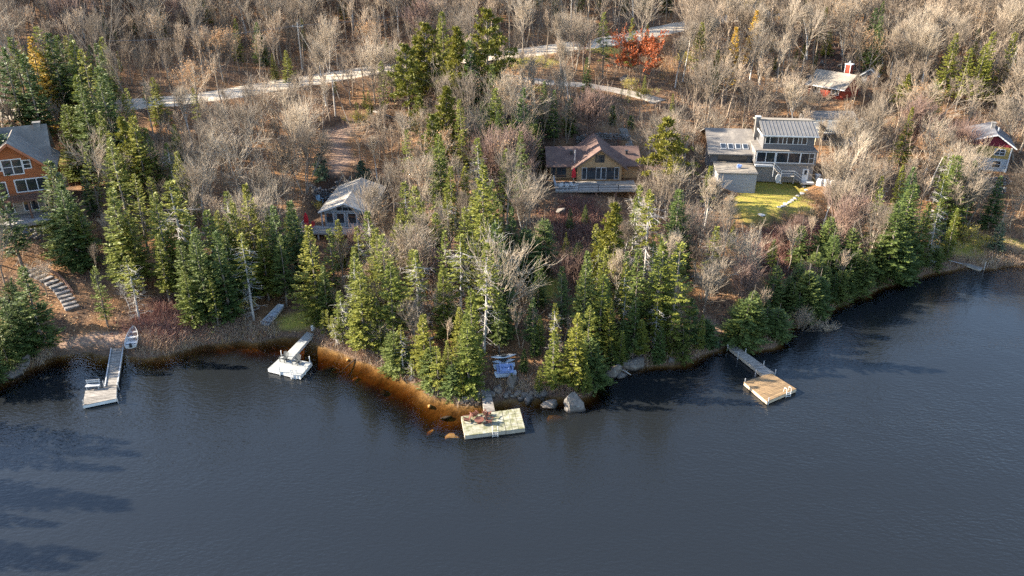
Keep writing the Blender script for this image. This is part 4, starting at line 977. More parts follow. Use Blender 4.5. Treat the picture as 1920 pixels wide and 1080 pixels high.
def chimney(parent, x, y, z0, z1, w, m, cap=None, name="chimney"):
    c = MB().box(x-w/2, x+w/2, y-w/2, y+w/2, z0, z1).build(name, m, parent)
    (MB().box(x-w*.62, x+w*.62, y-w*.62, y+w*.62, z1+.002, z1+.14)).build("cap", cap or m, c); return c
def vent(parent, x, y, z):
    v = MB().box(x-.16, x+.16, y-.16, y+.16, z-.3, z+.35).build("roof_vent", black_metal, parent); MB().box(x-.26, x+.26, y-.26, y+.26, z+.352, z+.46).build("cap", black_metal, v)

def house(name, f, label): return thing(name, label, "house", (f.x, f.y, f.z), f.rz)

# ---- the timber house at the edge of the picture
r = house("timber_house", fA, "orange cedar gabled house with white windows and wooden balcony")
MB().prism_y([(-5.2,3.0),(5.0,3.0),(5.0,6.6),(.3,10.6),(-5.2,6.4)], 0, 9).build("wall", wall_cedar, r)
MB().box(-5.0, 4.8, .15, 8.8, -.3, 2.998).build("foundation_wall", siding("beige_render", (.34,.29,.24), (.28,.24,.2), .3), r)
MB().box(-9, 4.4, 5.2, 10.5, -.3, 7.0).build("rear_wing", wall_cedar, r)
rf = gable(MB(), -6.2, 5.6, -1.1, 9.6, 6.3, 11.0, 'y', .22, .3).build("roof", roof_grey, r)
gable(MB(), -9.6, 4.9, 4.4, 11.2, 6.9, 11.3, 'x', .22).build("roof", roof_grey, r)
MB().bar((-6.15,-1.13,6.15), (.3,-1.13,10.85), .05, .34).bar((.3,-1.13,10.85), (5.55,-1.13,6.15), .05, .34).build("fascia", mat("cedar_fascia", (.36,.13,.06), (.28,.1,.05), 2, .7), rf)
gable(MB(), -4.6, -1.0, 3.0, 9.0, 9.2, 12.4, 'y', .2).build("dormer_roof", roof_grey, r)
MB().prism_y([(-4.3,7.5),(-1.3,7.5),(-1.3,9.3),(-2.8,12.0),(-4.3,9.3)], 3.4, 8).build("dormer_wall", wall_cedar, r)
window(r, -1.1, 1.3, 6.2, 8.3, 0, 2, 2, fw=.14); window(r, -2.2, -1.35, 6.9, 8.0, 0, 1, 2, fw=.13); window(r, 1.55, 2.4, 6.9, 8.0, 0, 1, 2, fw=.13)
window(r, -.1, 4.0, 3.5, 5.2, 0, 3, 1, fw=.16); window(r, -2.8, -1.4, 3.05, 5.1, 0, 1, 1, fw=.14, name="balcony_door")
window(r, 3.0, 4.5, .6, 2.2, .15, 2, 1, fw=.12); window(r, .2, 2.0, .5, 1.9, .15, 2, 1, fw=.12); window(r, -3, -1.2, .5, 1.9, .15, 2, 1, fw=.12)
dk = MB().box(-5.6, 4.4, -2.6, -.02, 2.68, 2.84).build("balcony", brown_wood, r)
boards(dk, -5.6, 4.4, -2.6, -.02, 2.92, 9, brown_wood, 'x', .06)
railing(r, [(-5.5,-2.55,2.93),(4.3,-2.55,2.93),(4.3,-.1,2.93)], 1.0, brown_wood, 1.6, "balcony_railing", True)
for x in (-5.3, -2, 1.2, 4.1): MB().box(x-.12, x+.12, -2.5, -2.26, -.4, 2.68).build("post", brown_wood, r)
MB().box(-5.5, 5.2, -4.2, .1, -.5, .02).build("terrace", mat("concrete_slab", (.30,.28,.26), (.22,.2,.19), 1.2, .9), r)
chimney(r, 3.6, 7.6, 9.0, 11.6, .9, stone_m)
MB().bar((5.5,.3,0), (5.5,.3,5.6), .7, .7).build("stone_pier", stone_m, r)

# ---- the cottage under grey shingles
r = house("cottage", fB, "small cottage with sunlit pale grey roof and windowed gable")
MB().box(-3.2, 3.4, .3, 11.0, -.9, 2.3).build("wall", wall_pale, r)
MB().prism_y([(-3.6,2.31),(3.8,2.31),(.1,3.5)], .12, .29).build("gable_wall", wall_pale, r)
rf = gable(MB(), -3.9, 4.1, -.5, 11.6, 2.45, 3.95, 'y', .16, .1).build("roof", shingle('pale_shingles', (.34,.30,.25), (.24,.21,.175), (.40,.36,.30)), r)
MB().bar((-3.9,-.53,2.36), (.1,-.53,3.86), .05, .22).bar((.1,-.53,3.86), (4.1,-.53,2.36), .05, .22).build("fascia", white_trim, rf)
for x0 in (-2.9, -1.3, .4, 2.0): window(r, x0, x0+1.15, .5, 2.0, .3, 1, 1, grey_trim, .1)
window(r, -1.2, 1.4, 2.55, 3.1, .12, 3, 1, grey_trim, .08, "gable_window")
for x in (-3.5, -1.7, 0, 1.8, 3.6): MB().box(x-.09, x+.09, -.3, -.1, -.2, 2.32).build("porch_post", grey_trim, r)
dk = MB().box(-6.4, 4.0, -3.0, .25, -.16, -.06).build("deck", deck_wood, r); boards(dk, -6.4, 4.0, -3.0, .25, .0, 11, deck_wood, 'x', .05)
for x in (-6.2, -3.5, -.5, 3.7): MB().box(x-.1, x+.1, -2.9, -2.7, -3.5, -.16).build("deck_post", grey_trim, dk)
railing(r, [(-6.3,-2.9,0),(3.9,-2.9,0)], 1.0, grey_trim, 1.3, "railing", True); railing(r, [(-6.3,.1,0),(-6.3,-2.9,0)], 1.0, grey_trim, 1.3)
window(r, 2.0, 4.0, .6, 1.9, 0, 2, 1, grey_trim, .08, "window", lambda x, y, z: (-3.2+y, x+3, z))

# ---- the brown house with a central gable
r = house("brown_house", fC, "tan-walled house with brown roof and central gable over a deck")
MB().prism_y([(-3.6,-.5),(3.6,-.5),(3.6,2.35),(0,4.95),(-3.6,2.35)], 0, 8.6).build("wall", wall_tan, r)
for x0, x1 in ((-7.9, -3.62), (3.62, 6.3)): MB().prism_y([(0,0)]*0 or [(x0,-.5),(x1,-.5),(x1,2.25),(x0,2.25)], 1.3, 8.1).build("wing_wall", wall_tan, r)
rf = gable(MB(), -4.5, 4.5, -.8, 9.2, 1.95, 5.25, 'y', .18).build("roof", roof_brown, r)
for x0, x1 in ((-8.5, -1.2), (1.2, 6.9)): gable(MB(), x0, x1, .45, 9.0, 2.15, 4.25, 'x', .18).build("roof", roof_brown, r)
MB().bar((-4.5,-.83,1.86), (0,-.83,5.16), .05, .24).bar((0,-.83,5.16), (4.5,-.83,1.86), .05, .24).build("fascia", mat("brown_fascia", (.10,.06,.05), (.08,.05,.04), 2, .6), rf)
window(r, -.65, .65, 3.0, 4.05, 0, 2, 2, dark_trim, .1, "gable_window")
for x0, x1, n, nm, m in ((-2.75,-2.1,1,"window",grey_trim),(-1.95,-.65,1,"window",dark_trim),(-.5,.2,1,"patio_door",grey_trim),(.35,1.05,1,"patio_door",grey_trim),(1.2,2.35,1,"window",dark_trim),(2.5,3.1,1,"window",grey_trim)):
    window(r, x0, x1, .18, 2.0, 0, n, 1, m, .08, nm)
window(r, -6.7, -5.3, .2, 2.0, 1.3, 2, 1, dark_trim, .1, "patio_door")
window(r, -7.6, -7.0, .5, 1.9, 1.3, 1, 1, dark_trim, .08)
vent(r, -4.3, 3.0, 3.55); vent(r, 4.7, 3.0, 3.55)
MB().tube([(-3.9,1.2,2.4),(-3.9,1.2,4.6)], .11, 8).build("flue_pipe", pale_metal, r)
dk = MB().box(-7.4, 5.6, -5.0, -.02, -.34, -.2).build("deck", deck_wood, r); boards(dk, -7.4, 5.6, -5.0, -.02, -.12, 17, deck_wood, 'x', .06)
for x in (-7.2, -4.1, -1.0, 2.1, 5.3):
    for y in (-4.8, -2.2): MB().box(x-.12, x+.12, y-.12, y+.12, -5.0, -.34).build("deck_post", brown_wood, dk)
railing(r, [(-7.35,-.3,-.12),(-7.35,-4.95,-.12),(-3.8,-4.95,-.12)], 1.0, grey_trim, 1.2); railing(r, [(-3.8,-4.95,-.12),(5.5,-4.95,-.12)], .95, black_metal, 2.6)

# ---- the grey modern house
r = house("grey_house", fD, "grey two-storey house with long window bands and metal roof")
MB().box(0, 9.6, 0, 8, -.4, 2.75).build("wall", wall_grey, r)
MB().box(-.3, 9.75, -.25, 8.1, 2.752, 5.0).build("wall", wall_grey, r)
MB().box(.9, 9.2, .5, 8.0, 5.15, 7.75).build("upper_wall", wall_dgrey, r)
MB().box(-.4, 9.85, -.4, 8.2, 5.003, 5.148).build("canopy_roof", roof_grey, r)
rf = MB().slab([(.5,-.2,7.75),(9.6,-.2,7.75),(9.6,4.6,9.0),(.5,4.6,9.0)], .16).build("roof", roof_metal, r)
for i in range(15): MB().bar((.8+i*.6,-.2,7.79), (.8+i*.6,4.6,9.04), .05, .06).build("seam", roof_metal, rf)
MB().slab([(.3,4.7,9.15),(9.9,4.7,9.15),(9.9,9.2,8.4),(.3,9.2,8.4)], .16).build("roof", roof_tan, r)
MB().box(.45, 9.65, -.26, -.21, 7.52, 7.72).build("fascia", white_trim, rf); MB().box(.42, .48, -.2, 4.6, 7.4, 7.7).build("fascia", white_trim, rf)
chimney(r, .35, 4.9, 6.0, 9.5, .75, roof_grey, grey_trim)
for i, (x0, x1) in enumerate(((1.2,1.85),(1.95,3.2),(3.3,3.95),(4.05,4.6),(4.7,5.6),(5.75,6.45),(6.55,7.05),(7.15,7.9))): window(r, x0, x1, 6.15, 7.25, .5, 1, 1, white_trim, .06)
window(r, 0, 2.9, 3.15, 4.8, -.25, 2, 1, white_trim, .12); window(r, 3.2, 7.0, 3.15, 4.8, -.25, 2, 1, white_trim, .12); window(r, 7.2, 8.5, 3.15, 4.8, -.25, 1, 1, white_trim, .1); window(r, 8.6, 9.3, 3.15, 4.8, -.25, 1, 2, white_trim, .08)
d = MB().box(7.9, 8.9, -.08, -.001, .02, 2.05).build("door", white_trim, r); MB().box(8.2, 8.6, -.1, -.081, 1.05, 1.85).build("pane", glass, d); MB().box(7.98, 8.04, -.13, -.081, .95, 1.1).build("handle", black_metal, d)
MB().box(7.6, 9.8, -1.2, -.09, -.3, .0).build("doorstep", mat("concrete_step", (.5,.48,.45), (.4,.38,.36), 2, .9), r)
MB().box(-.2, 2.7, -.9, -.002, 2.45, 2.75).build("balcony_slab", grey_trim, r)
st = MB()
for i in range(5): st.box(2.75+i*.28, 3.05+i*.28, -1.4, -.3, 2.35-i*.26-.05, 2.35-i*.26)
st.box(4.15, 6.3, -1.5, -.3, 1.0, 1.08)
for i in range(5): st.box(6.3+i*.3, 6.62+i*.3, -1.4, -.3, .85-i*.2-.05, .85-i*.2)
st = st.build("stair", deck_wood, r)
rl = MB()
for a, b in (((2.75,-1.45,2.4),(4.15,-1.45,1.08)), ((4.15,-1.45,1.08),(6.3,-1.45,1.08)), ((6.3,-1.45,1.08),(7.8,-1.45,0))):
    for h in (.5, .95): rl.bar((a[0],a[1],a[2]+h), (b[0],b[1],b[2]+h), .07)
    rl.bar((a[0],a[1],-.2 if a[0] > 2.8 else 1), (a[0],a[1],a[2]+.95), .09)
rl.bar((6.3,-1.45,-.2), (6.3,-1.45,2.03), .09); rl.build("stair_railing", white_trim, r)
# its wing with skylights and the flat terrace in front
MB().box(-7.2, -.32, 2.3, 9.8, -.4, 3.9).build("wing_wall", wall_dgrey, r)
rf = gable(MB(), -7.8, .4, 1.6, 16.5, 3.75, 6.3, 'x', .16, 9.2).build("wing_roof", roof_grey, r)
for i in range(4):
    x = -5.6+i*1.25; z = lambda y: 3.75+(y-1.6)*2.55/7.6
    s = MB().slab([(x,3.0,z(3.0)+.12),(x+.95,3.0,z(3.0)+.12),(x+.95,4.5,z(4.5)+.12),(x,4.5,z(4.5)+.12)], .2).build("skylight", grey_trim, rf)
    MB().slab([(x+.1,3.12,z(3.12)+.14),(x+.85,3.12,z(3.12)+.14),(x+.85,4.38,z(4.38)+.14),(x+.1,4.38,z(4.38)+.14)], .018).build("pane", glass, s)
window(r, -6.0, -1.2, 2.35, 3.4, 2.3, 4, 1, dark_trim, .08)
MB().box(-6.6, -.35, -4.0, 2.28, -1.2, 2.1).build("terrace_wall", siding("grey_block_wall", (.33,.33,.33), (.27,.27,.275), .24), r)
MB().box(-6.9, -.2, -4.2, 2.29, 2.103, 2.25).build("terrace_top", roof_tan, r)

# ---- the red-walled cabin up the slope
r = house("red_cabin", fE, "red-walled cabin under a broad weathered roof with red chimney")
MB().prism_y([(-4.0,-.5),(3.6,-.5),(3.6,2.2),(-4.0,2.2)], 0, 6.5).build("wall", wall_red, r)
rf = gable(MB(), -4.6, 4.2, -.8, 7.3, 2.1, 4.6, 'x', .16).build("roof", roof_tan, r)
MB().box(-4.6, 4.2, -.86, -.81, 1.9, 2.1).build("fascia", white_trim, rf)
window(r, -3.0, -1.6, .7, 1.8, 0, 2, 1, white_trim, .08); window(r, 1.2, 2.6, .7, 1.8, 0, 2, 1, white_trim, .08)
MB().prism_y([(0,2.2),(6.5,2.2),(3.25,4.3)], 0, .1).build('gable_wall', wall_red, r).matrix_local = Matrix.Translation((3.6, 0, 0)) @ Matrix.Rotation(math.pi/2, 4, 'Z')
c = chimney(r, 1.2, 5.6, 2.5, 6.0, 1.15, wall_red, white_trim)
for sx in (-1, 1): MB().box(1.2+sx*.56-.06, 1.2+sx*.56+.06, 4.96, 5.02, 3.0, 5.98).build("corner_board", white_trim, c)
MB().tube([(1.2,5.6,6.1),(1.2,5.6,6.7)], .14, 8).build("flue", pale_metal, c)
p = hit(1628, 158)
r = thing("shed", "small shed with pale gable roof and white trim beside red cabin", "shed", p, math.radians(-30))
MB().prism_y([(-1.6,-.4),(1.6,-.4),(1.6,1.9),(0,3.0),(-1.6,1.9)], 0, 3.2).build("wall", wall_grey, r)
rf = gable(MB(), -2.0, 2.0, -.4, 3.6, 1.75, 3.2, 'y', .12).build("roof", roof_tan, r)
MB().bar((-2.0,-.43,1.68), (0,-.43,3.13), .05, .2).bar((0,-.43,3.13), (2.0,-.43,1.68), .05, .2).build("fascia", grey_trim, rf)
MB().box(-.45, .45, -.05, -.002, 0, 1.85).build("door", brown_wood, r)

# ---- the yellow house
r = house("yellow_house", fF, "yellow house with crimson gable and pale blue-grey ground floor")
MB().box(-5.2, 3.6, 0, 8.5, -.6, 2.2).build("ground_wall", wall_pale, r)
MB().box(-5.22, 3.62, -.02, 8.52, 2.202, 4.3).build("wall", wall_yellow, r)
MB().prism_y([(-5.2,4.302),(3.6,4.302),(3.6,4.45),(.9,6.15),(-5.2,4.36)], -.01, 8.4).build("gable_wall", wall_crim, r)
rf = gable(MB(), -5.9, 4.3, -.7, 9.2, 4.35, 6.55, 'y', .16, .9).build("roof", roof_slate, r)
MB().bar((-5.9,-.73,4.27), (.9,-.73,6.47), .05, .2).bar((.9,-.73,6.47), (4.3,-.73,4.27), .05, .2).build("fascia", white_trim, rf)
window(r, 1.2, 2.7, 2.85, 3.85, -.02, 2, 2, white_trim, .1); window(r, 1.3, 2.5, .6, 1.75, 0, 1, 2, white_trim, .1); window(r, -3.6, -1.8, 2.5, 4.0, -.02, 2, 1, dark_trim, .08)
window(r, -4.2, -2.0, .3, 1.9, 0, 2, 1, dark_trim, .08, "patio_door")
for sx in (-5.2, 3.6): MB().box(sx-.1, sx+.1, -.1, .05, -.6, 4.3).build("corner_board", white_trim, r)
chimney(r, .6, 4.5, 5.6, 7.4, .6, stone_m); MB().tube([(1.4,3.2,5.8),(1.4,3.2,7.0)], .12, 8).build("flue", pale_metal, r)
MB().box(-5.4, -.6, -2.4, -.05, -.6, .12).build('porch', deck_wood, r)

# ---- cream outbuilding
r = thing("outbuilding", "long cream outbuilding with low grey roof beside the grey house", "outbuilding", (fG.x, fG.y, fG.z), fG.rz)
MB().box(-4.8, 3.6, 0, 5.5, -.5, 2.5).build("wall", wall_cream, r)
rf = MB().slab([(-5.2,-.5,2.4),(4.0,-.5,2.4),(4.0,4.6,3.6),(-5.2,4.6,3.6)], .15).build("roof", mat('cream_membrane_roof', (.60,.52,.38), (.48,.41,.30), 1.2, .8), r)
gable(MB(), -5.6, 4.2, 4.7, 10.5, 3.75, 4.6, 'x', .15).build('rear_roof', roof_grey, r); MB().box(-5.2, 3.8, 5.51, 10, -.5, 3.7).build('rear_wall', wall_grey, r)
MB().box(-5.2, 4.0, -.56, -.51, 2.2, 2.4).build("fascia", white_trim, rf)
MB().prism_y([(3.7,-.5),(6.8,-.5),(6.8,2.6),(5.25,3.6),(3.7,2.6)], 1.2, 5).build("annex_wall", wall_cream, r)
gable(MB(), 3.4, 7.2, .7, 5.5, 2.5, 3.9, 'y', .12).build("annex_roof", roof_tan, r)
window(r, -3.4, -2.2, .9, 1.9, 0, 2, 1, white_trim, .08); MB().box(.2, 2.8, -.06, -.002, 0, 2.1).build("garage_door", white_trim, r)

def stone_row(name, label, cat, p0, p1, h, n_per, seed, dep=.7):
    """dry stone wall: each stone its own part"""
    rr = random.Random(seed); r = thing(name, label, cat, p0); L = math.hypot(p1[0]-p0[0], p1[1]-p0[1]); ux, uy = (p1[0]-p0[0])/L, (p1[1]-p0[1])/L
    z = 0; 
    while z < h:
        t = 0; ch = rr.uniform(.32, .5)
        while t < L:
            w = rr.uniform(.45, .95); x, y = ux*(t+w/2), uy*(t+w/2); g = float(H(p0[0]+x, p0[1]+y))-p0[2]
            b = rock_mesh(rr, w*.52, dep*.5, ch*.55); o = link("stone", b, stone_m, r); o.location = (x+rr.uniform(-.05, .05), y+rr.uniform(-.08, .08), g-.1+z+ch/2); o.rotation_euler = (0, 0, math.atan2(uy, ux)+rr.uniform(-.12, .12)); t += w
        z += ch*.9
    return r
def rock_mesh(rr, sx, sy, sz, n=2, rough=.16, flat=1.0):
    """a faceted stone: a cube cut and pushed about"""
    V, Fc = [], []; k = 4; idx = {}
    for ax in range(3):
        for sg in (-1, 1):
            for i in range(k):
                for j in range(k):
                    q = []
                    for di, dj in ((0,0),(1,0),(1,1),(0,1)):
                        u, v = -1+2*(i+di)/k, -1+2*(j+dj)/k; p = [0, 0, 0]; p[ax] = sg; p[(ax+1) % 3] = u; p[(ax+2) % 3] = v; key = tuple(round(c, 3) for c in p)
                        if key not in idx:
                            idx[key] = len(V); c = Vector(p); c = c.lerp(c.normalized()*1.25, .55); V.append(c)
                        q.append(idx[key])
                    Fc.append(tuple(q) if sg > 0 else tuple(reversed(q)))
    planes = [(Vector((rr.gauss(0,1), rr.gauss(0,1), rr.gauss(0,1)*.8)).normalized(), rr.uniform(.50, .85)) for _ in range(12)]
    out = []
    for v in V:
        for nrm, d in planes:
            e = v.dot(nrm)-d
            if e > 0: v = v-nrm*e
        v = v+Vector((rr.gauss(0, 1), rr.gauss(0, 1), rr.gauss(0, 1)))*rough*.2
        out.append((v.x*sx, v.y*sy, v.z*sz*flat))
    m = bpy.data.meshes.new("stone"); m.from_pydata(out, [], Fc); m.update(); return m
p0, p1 = hit(30, 452), hit(90, 446)
stone_row("stone_wall", "dry stone wall below the grass of the timber house", "wall", p0, p1, 1.5, 1, 4)
p0, p1 = hit(1080, 268), hit(1180, 264)
stone_row("stone_wall", "shaded stone wall on the bank behind the brown house", "wall", p0, p1, .9, 1, 5)
p0, p1 = hit(585, 366), hit(632, 362)
stone_row("stone_wall", "dark stone wall behind the cottage patio", "wall", p0, p1, 1.8, 1, 6)
p0, p1 = hit(1838, 352), hit(1886, 346)
stone_row("stone_wall", "grey stone wall below the yellow house", "wall", p0, p1, 1.4, 1, 7)
p0, p1 = hit(1842, 366), hit(1882, 364)
stone_row("stone_wall", "lower terrace stone wall below the yellow house", "wall", p0, p1, 1.2, 1, 8)
# ---------------------------------------------------------------- docks
wet_wood = mat("weathered_dock_boards", (.27, .245, .215), (.12, .105, .09), 1.3, .75, stretch=(1, 4, 1), rand=.22)
pale_dock = mat("pale_composite_deck", (.29, .295, .285), (.24, .245, .235), 1.2, .6, rand=.05)
moss_dock = mat("pale_mossy_boards", (.30, .285, .225), (.14, .138, .075), 1.7, .85, lo=.38, hi=.60, rand=.12)
gold_wood = mat("golden_pine_boards", (.26, .17, .085), (.15, .098, .055), 1.6, .7, stretch=(1, 4, 1), rand=.2)
float_m = mat("dock_side_beam", (.34, .30, .24), (.24, .205, .165), 2, .8)
DZ = .50
def P2(px, py, z=DZ): return Vector(at_z(px, py, z))
def quad_deck(root, A, B, C, D, n, m, along='ab', th=.06, gap=.06, side=.34, sm=None, name="platform", skip_frame=False):
    """planked deck over the corner points A B C D (A-B and D-C are long sides when along='ab'); each plank its own part"""
    o = Vector(root.location); A, B, C, D = [Vector(q)-o for q in (A, B, C, D)]
    fr = MB().slab([A, B, C, D] if (B-A).cross(D-A).z > 0 else [D, C, B, A], side)
    for i, v in enumerate(fr.v): fr.v[i] = (v[0], v[1], v[2]-th-.004)
    f = fr.build(name, sm or float_m, root)
    for i in range(n):
        u0, u1 = (i+gap/2)/n, (i+1-gap/2)/n
        if along == 'ab': q = [A.lerp(D, u0), B.lerp(C, u0), B.lerp(C, u1), A.lerp(D, u1)]
        else: q = [A.lerp(B, u0), A.lerp(B, u1), D.lerp(C, u1), D.lerp(C, u0)]
        dz = rt.uniform(-.006, .006); q = [v+Vector((0, 0, dz)) for v in q]
        if (q[1]-q[0]).cross(q[3]-q[0]).z < 0: q.reverse()
        MB().slab(q, th).build("plank", m, f)
    return f
def dock(name, label, px, py): 
    p = P2(px, py); return thing(name, label, "dock", (p.x, p.y, 0))
def pile(root, px, py, h, r=.06, m=None, z=DZ):
    p = P2(px, py, z)-Vector(root.location); MB().tube([(p.x, p.y, -1.6), (p.x, p.y, z+h)], r, 8).build("post", m or pale_metal, root)
def ladder(root, p, d, w=.5):
    """bent tube ladder hooked over an edge at p, hanging outwards along d"""
    p, d = Vector(p), Vector(d).normalized(); s = Vector((-d.y, d.x, 0)); b = MB()
    for k in (-.5, .5):
        a = p+s*w*k; b.tube([a-d*.35+Vector((0,0,0)), a-d*.3+Vector((0,0,.5)), a+d*.05+Vector((0,0,.62)), a+d*.16+Vector((0,0,.3)), a+d*.16+Vector((0,0,-1.3))], .03, 6)
    for z in (.1, -.15, -.4, -.7): b.tube([p-s*w/2+d*.16+Vector((0,0,z)), p+s*w/2+d*.16+Vector((0,0,z))], .028, 6)
    return b.build("ladder", white_trim, root)

# the long grey dock with a bench
r = dock("dock", "weathered grey L-shaped dock with a bench at its end", 200, 720)
quad_deck(r, P2(208.7,653.5), P2(231.3,651.3), P2(220,722.5), P2(196.7,725), 34, wet_wood, 'ab', name="gangway")
quad_deck(r, P2(160,732.5), P2(218.5,723.5), P2(218,747), P2(155,760), 9, wet_wood, 'ab', name="platform", sm=white_trim)
for q in ((194.7,722),(220,749),(232,653),(222,724),(157,758)): pile(r, *q, .55, .05)
for (a, b) in (((208.7,653.5),(196.7,725)), ((231.3,651.3),(220,722.5))):
    o = Vector(r.location); MB().bar(P2(*a)-o+Vector((0,0,.05)), P2(*b)-o+Vector((0,0,.05)), .12, .12).build("edge_rail", grey_trim, r)
p = P2(175, 729.5); b = thing("bench", "pale grey slatted bench on the corner of the L-shaped dock", "bench", p, math.radians(9))
for i in range(3): MB().box(-.75, .75, -.16+i*.17, -.02+i*.17, .42, .46).build("seat_slat", grey_trim, b)
for i in range(2): MB().box(-.75, .75, .40+i*.03, .43+i*.03, .62+i*.2, .76+i*.2).build("back_slat", grey_trim, b)
for x in (-.62, .62):
    MB().bar((x,-.12,0), (x,-.12,.42), .07).build("leg", grey_trim, b); MB().bar((x,.33,0), (x,.47,.98), .07).build("leg", grey_trim, b)

# the white dock with two chairs
r = dock("dock", "clean white L-shaped dock with two dark chairs", 543, 685)
quad_deck(r, P2(575.8,622), P2(588,626), P2(548,672), P2(529.5,669.5), 22, pale_dock, 'ab', gap=.02, name="gangway", sm=white_trim)
quad_deck(r, P2(528,668), P2(585,680), P2(563,706), P2(502,691.5), 10, pale_dock, 'ab', gap=.02, name="platform", sm=white_trim)
for q in ((528,667.5),(581,678.5),(524.4,697.5),(572,695),(545,703)): pile(r, *q, .75, .055, white_trim)
ladder(r, P2(551,703)-Vector(r.location), (-.1,-1,0))
p = hit(588, 620); w = thing("dock_bin", "white lidded bin standing at the shore end of the white dock", "bin", p)
MB().lathe([(.22,0),(.28,.06),(.32,.8),(.30,.86)], 12).build("body", white_plastic, w, True); MB().lathe([(.34,.862),(.34,.92),(.2,1.0),(.02,1.02)], 12).build("lid", white_plastic, w, True)

# the pale mossy dock with four chairs
r = dock("dock", "pale mossy platform dock with four red-brown chairs and a table", 925, 792)
quad_deck(r, P2(901.6,730,.6), P2(919,729,.6), P2(928,770.5), P2(907.7,773.5), 16, wet_wood, 'ab', name="gangway")
A, B, C, D = P2(864.6,781), P2(974.5,765), P2(984.6,803), P2(871.7,817)
m1, m2 = A.lerp(B, .685), D.lerp(C, .675); n1, n2 = A.lerp(B, .692), D.lerp(C, .682)
quad_deck(r, A, m1, m2, D, 9, moss_dock, 'ab', gap=.03, name="platform", side=.4)
fr = quad_deck(r, n1, B, C, n2, 1, moss_dock, 'ab', gap=.0, name="platform", side=.4)
for ch in list(fr.children): bpy.data.objects.remove(ch)
o = Vector(r.location)
for i in range(3):
    for j in range(4):
        g = lambda u, v: n1.lerp(B, u).lerp(n2.lerp(C, u), v)-o
        u0, u1, v0, v1 = (i+.03)/3, (i+.97)/3, (j+.03)/4, (j+.97)/4; q = [g(u0,v1), g(u1,v1), g(u1,v0), g(u0,v0)]
        MB().slab([p_+Vector((0,0,rt.uniform(-.006,.006))) for p_ in q], .06).build("deck_panel", moss_dock, fr)
ladder(r, D.lerp(C, .5)-o, (.08,-1,0), .55)
# the brown dock, half in shade
r = dock("dock", "brown planked square dock half in shade with a slanting gangway", 1440, 720)
quad_deck(r, P2(1364.4,649.5), P2(1375,644), P2(1453,699.5), P2(1431,703), 40, wet_wood, 'ab', name="gangway")
quad_deck(r, P2(1394.8,716), P2(1445,699.5), P2(1493.3,729), P2(1438.5,752.6), 16, gold_wood, 'ab', gap=.08, name="platform", sm=mat("pale_dock_fascia", (.46,.37,.26), (.36,.28,.2), 2, .7), side=.36)
for q in ((1364.5,650),(1377,645),(1384,667),(1398,660),(1417,699),(1432,683),(1454,699),(1397,716),(1441,752)): pile(r, *q, .45, .06)
ladder(r, P2(1438.5,752.6).lerp(P2(1493.3,729), .7)-Vector(r.location), (.35,-.94,0), .6)
# the small ramp on the far shore
p = P2(1823, 500, .3); r = thing("shore_ramp", "collapsed pale wooden ramp at the far grassy shore", "ramp", (p.x, p.y, 0))
quad_deck(r, P2(1805,494,.5), P2(1811,492.5,.5), P2(1843,502,.15), P2(1838,507,.15), 9, wet_wood, 'ab', name="deck", side=.2)
o = Vector(r.location); MB().tube([P2(1778,488,.9)-o, P2(1806,495,.55)-o], .05, 6).build("rail", pale_metal, r); MB().tube([(1.6,-.4,-.8),(1.6,-.4,1.2)], .05, 6).build("post", pale_metal, r)

# ---------------------------------------------------------------- chairs, table, boats
chair_brown = mat("red_brown_chair_wood", (.13, .052, .036), (.09, .036, .026), 3, .7, rand=.12)
chair_dark = mat("charcoal_chair_plastic", (.045, .05, .05), (.03, .034, .034), 3, .6)
def adirondack(label, p, rz, m, group, sc=1.0):
    """slatted lounge chair: seat slats, fan back, wide arms, splayed legs"""
    r = thing("garden_chair", label, "chair", p, rz, group); r.scale = (sc,)*3
    for i in range(5): MB().slab([(-.27,-.30+i*.12,.40-i*.035),(.27,-.30+i*.12,.40-i*.035),(.27,-.20+i*.12,.375-i*.035),(-.27,-.20+i*.12,.375-i*.035)], .025).build("seat_slat", m, r)
    for i in range(5):
        x = -.24+i*.12; top = 1.02-abs(i-2)*.05; MB().bar((x,.26,.22), (x*1.25,.56,top), .1, .025).build("back_slat", m, r)
    for s in (-1, 1):
        MB().box(s*.38-.07, s*.38+.07, -.38, .38, .54, .57).build("arm", m, r); MB().bar((s*.33,-.32,0), (s*.33,-.32,.54), .09, .03).build("leg", m, r); MB().bar((s*.3,-.34,.38), (s*.3,.55,.03), .04, .1).build("leg", m, r)
    return r
for i, (px, py, rz, lb) in enumerate([(875,790,-80,"red-brown slatted chair nearest the mossy dock's left corner"),(889,781,-150,"red-brown slatted chair with its back to the shore gangway's left"),
                                      (913,780,150,"red-brown slatted chair closest to the gangway of the mossy dock"),(918,793,75,"red-brown slatted chair right of the low round table")]):
    adirondack(lb, P2(px, py, DZ+.01), math.radians(rz+180 if False else rz), chair_brown, "chairs on the mossy dock", .92)
p = P2(899, 793, DZ+.01); t = thing("round_table", "low round red-brown table between the dock chairs", "table", p)
MB().lathe([(.5,.40),(.52,.42),(.52,.45),(.5,.46)], 16).build("tabletop", chair_brown, t); MB().lathe([(.26,0),(.1,.05),(.08,.36),(.2,.40)], 10).build("pedestal", chair_brown, t)
adirondack("dark slatted chair near the gangway on the white dock", P2(533,677,DZ+.01), math.radians(-25), chair_dark, "chairs on the white dock", 1.05)
adirondack("dark slatted chair in the middle of the white dock", P2(556,682,DZ+.01), math.radians(-20), chair_dark, "chairs on the white dock", 1.05)

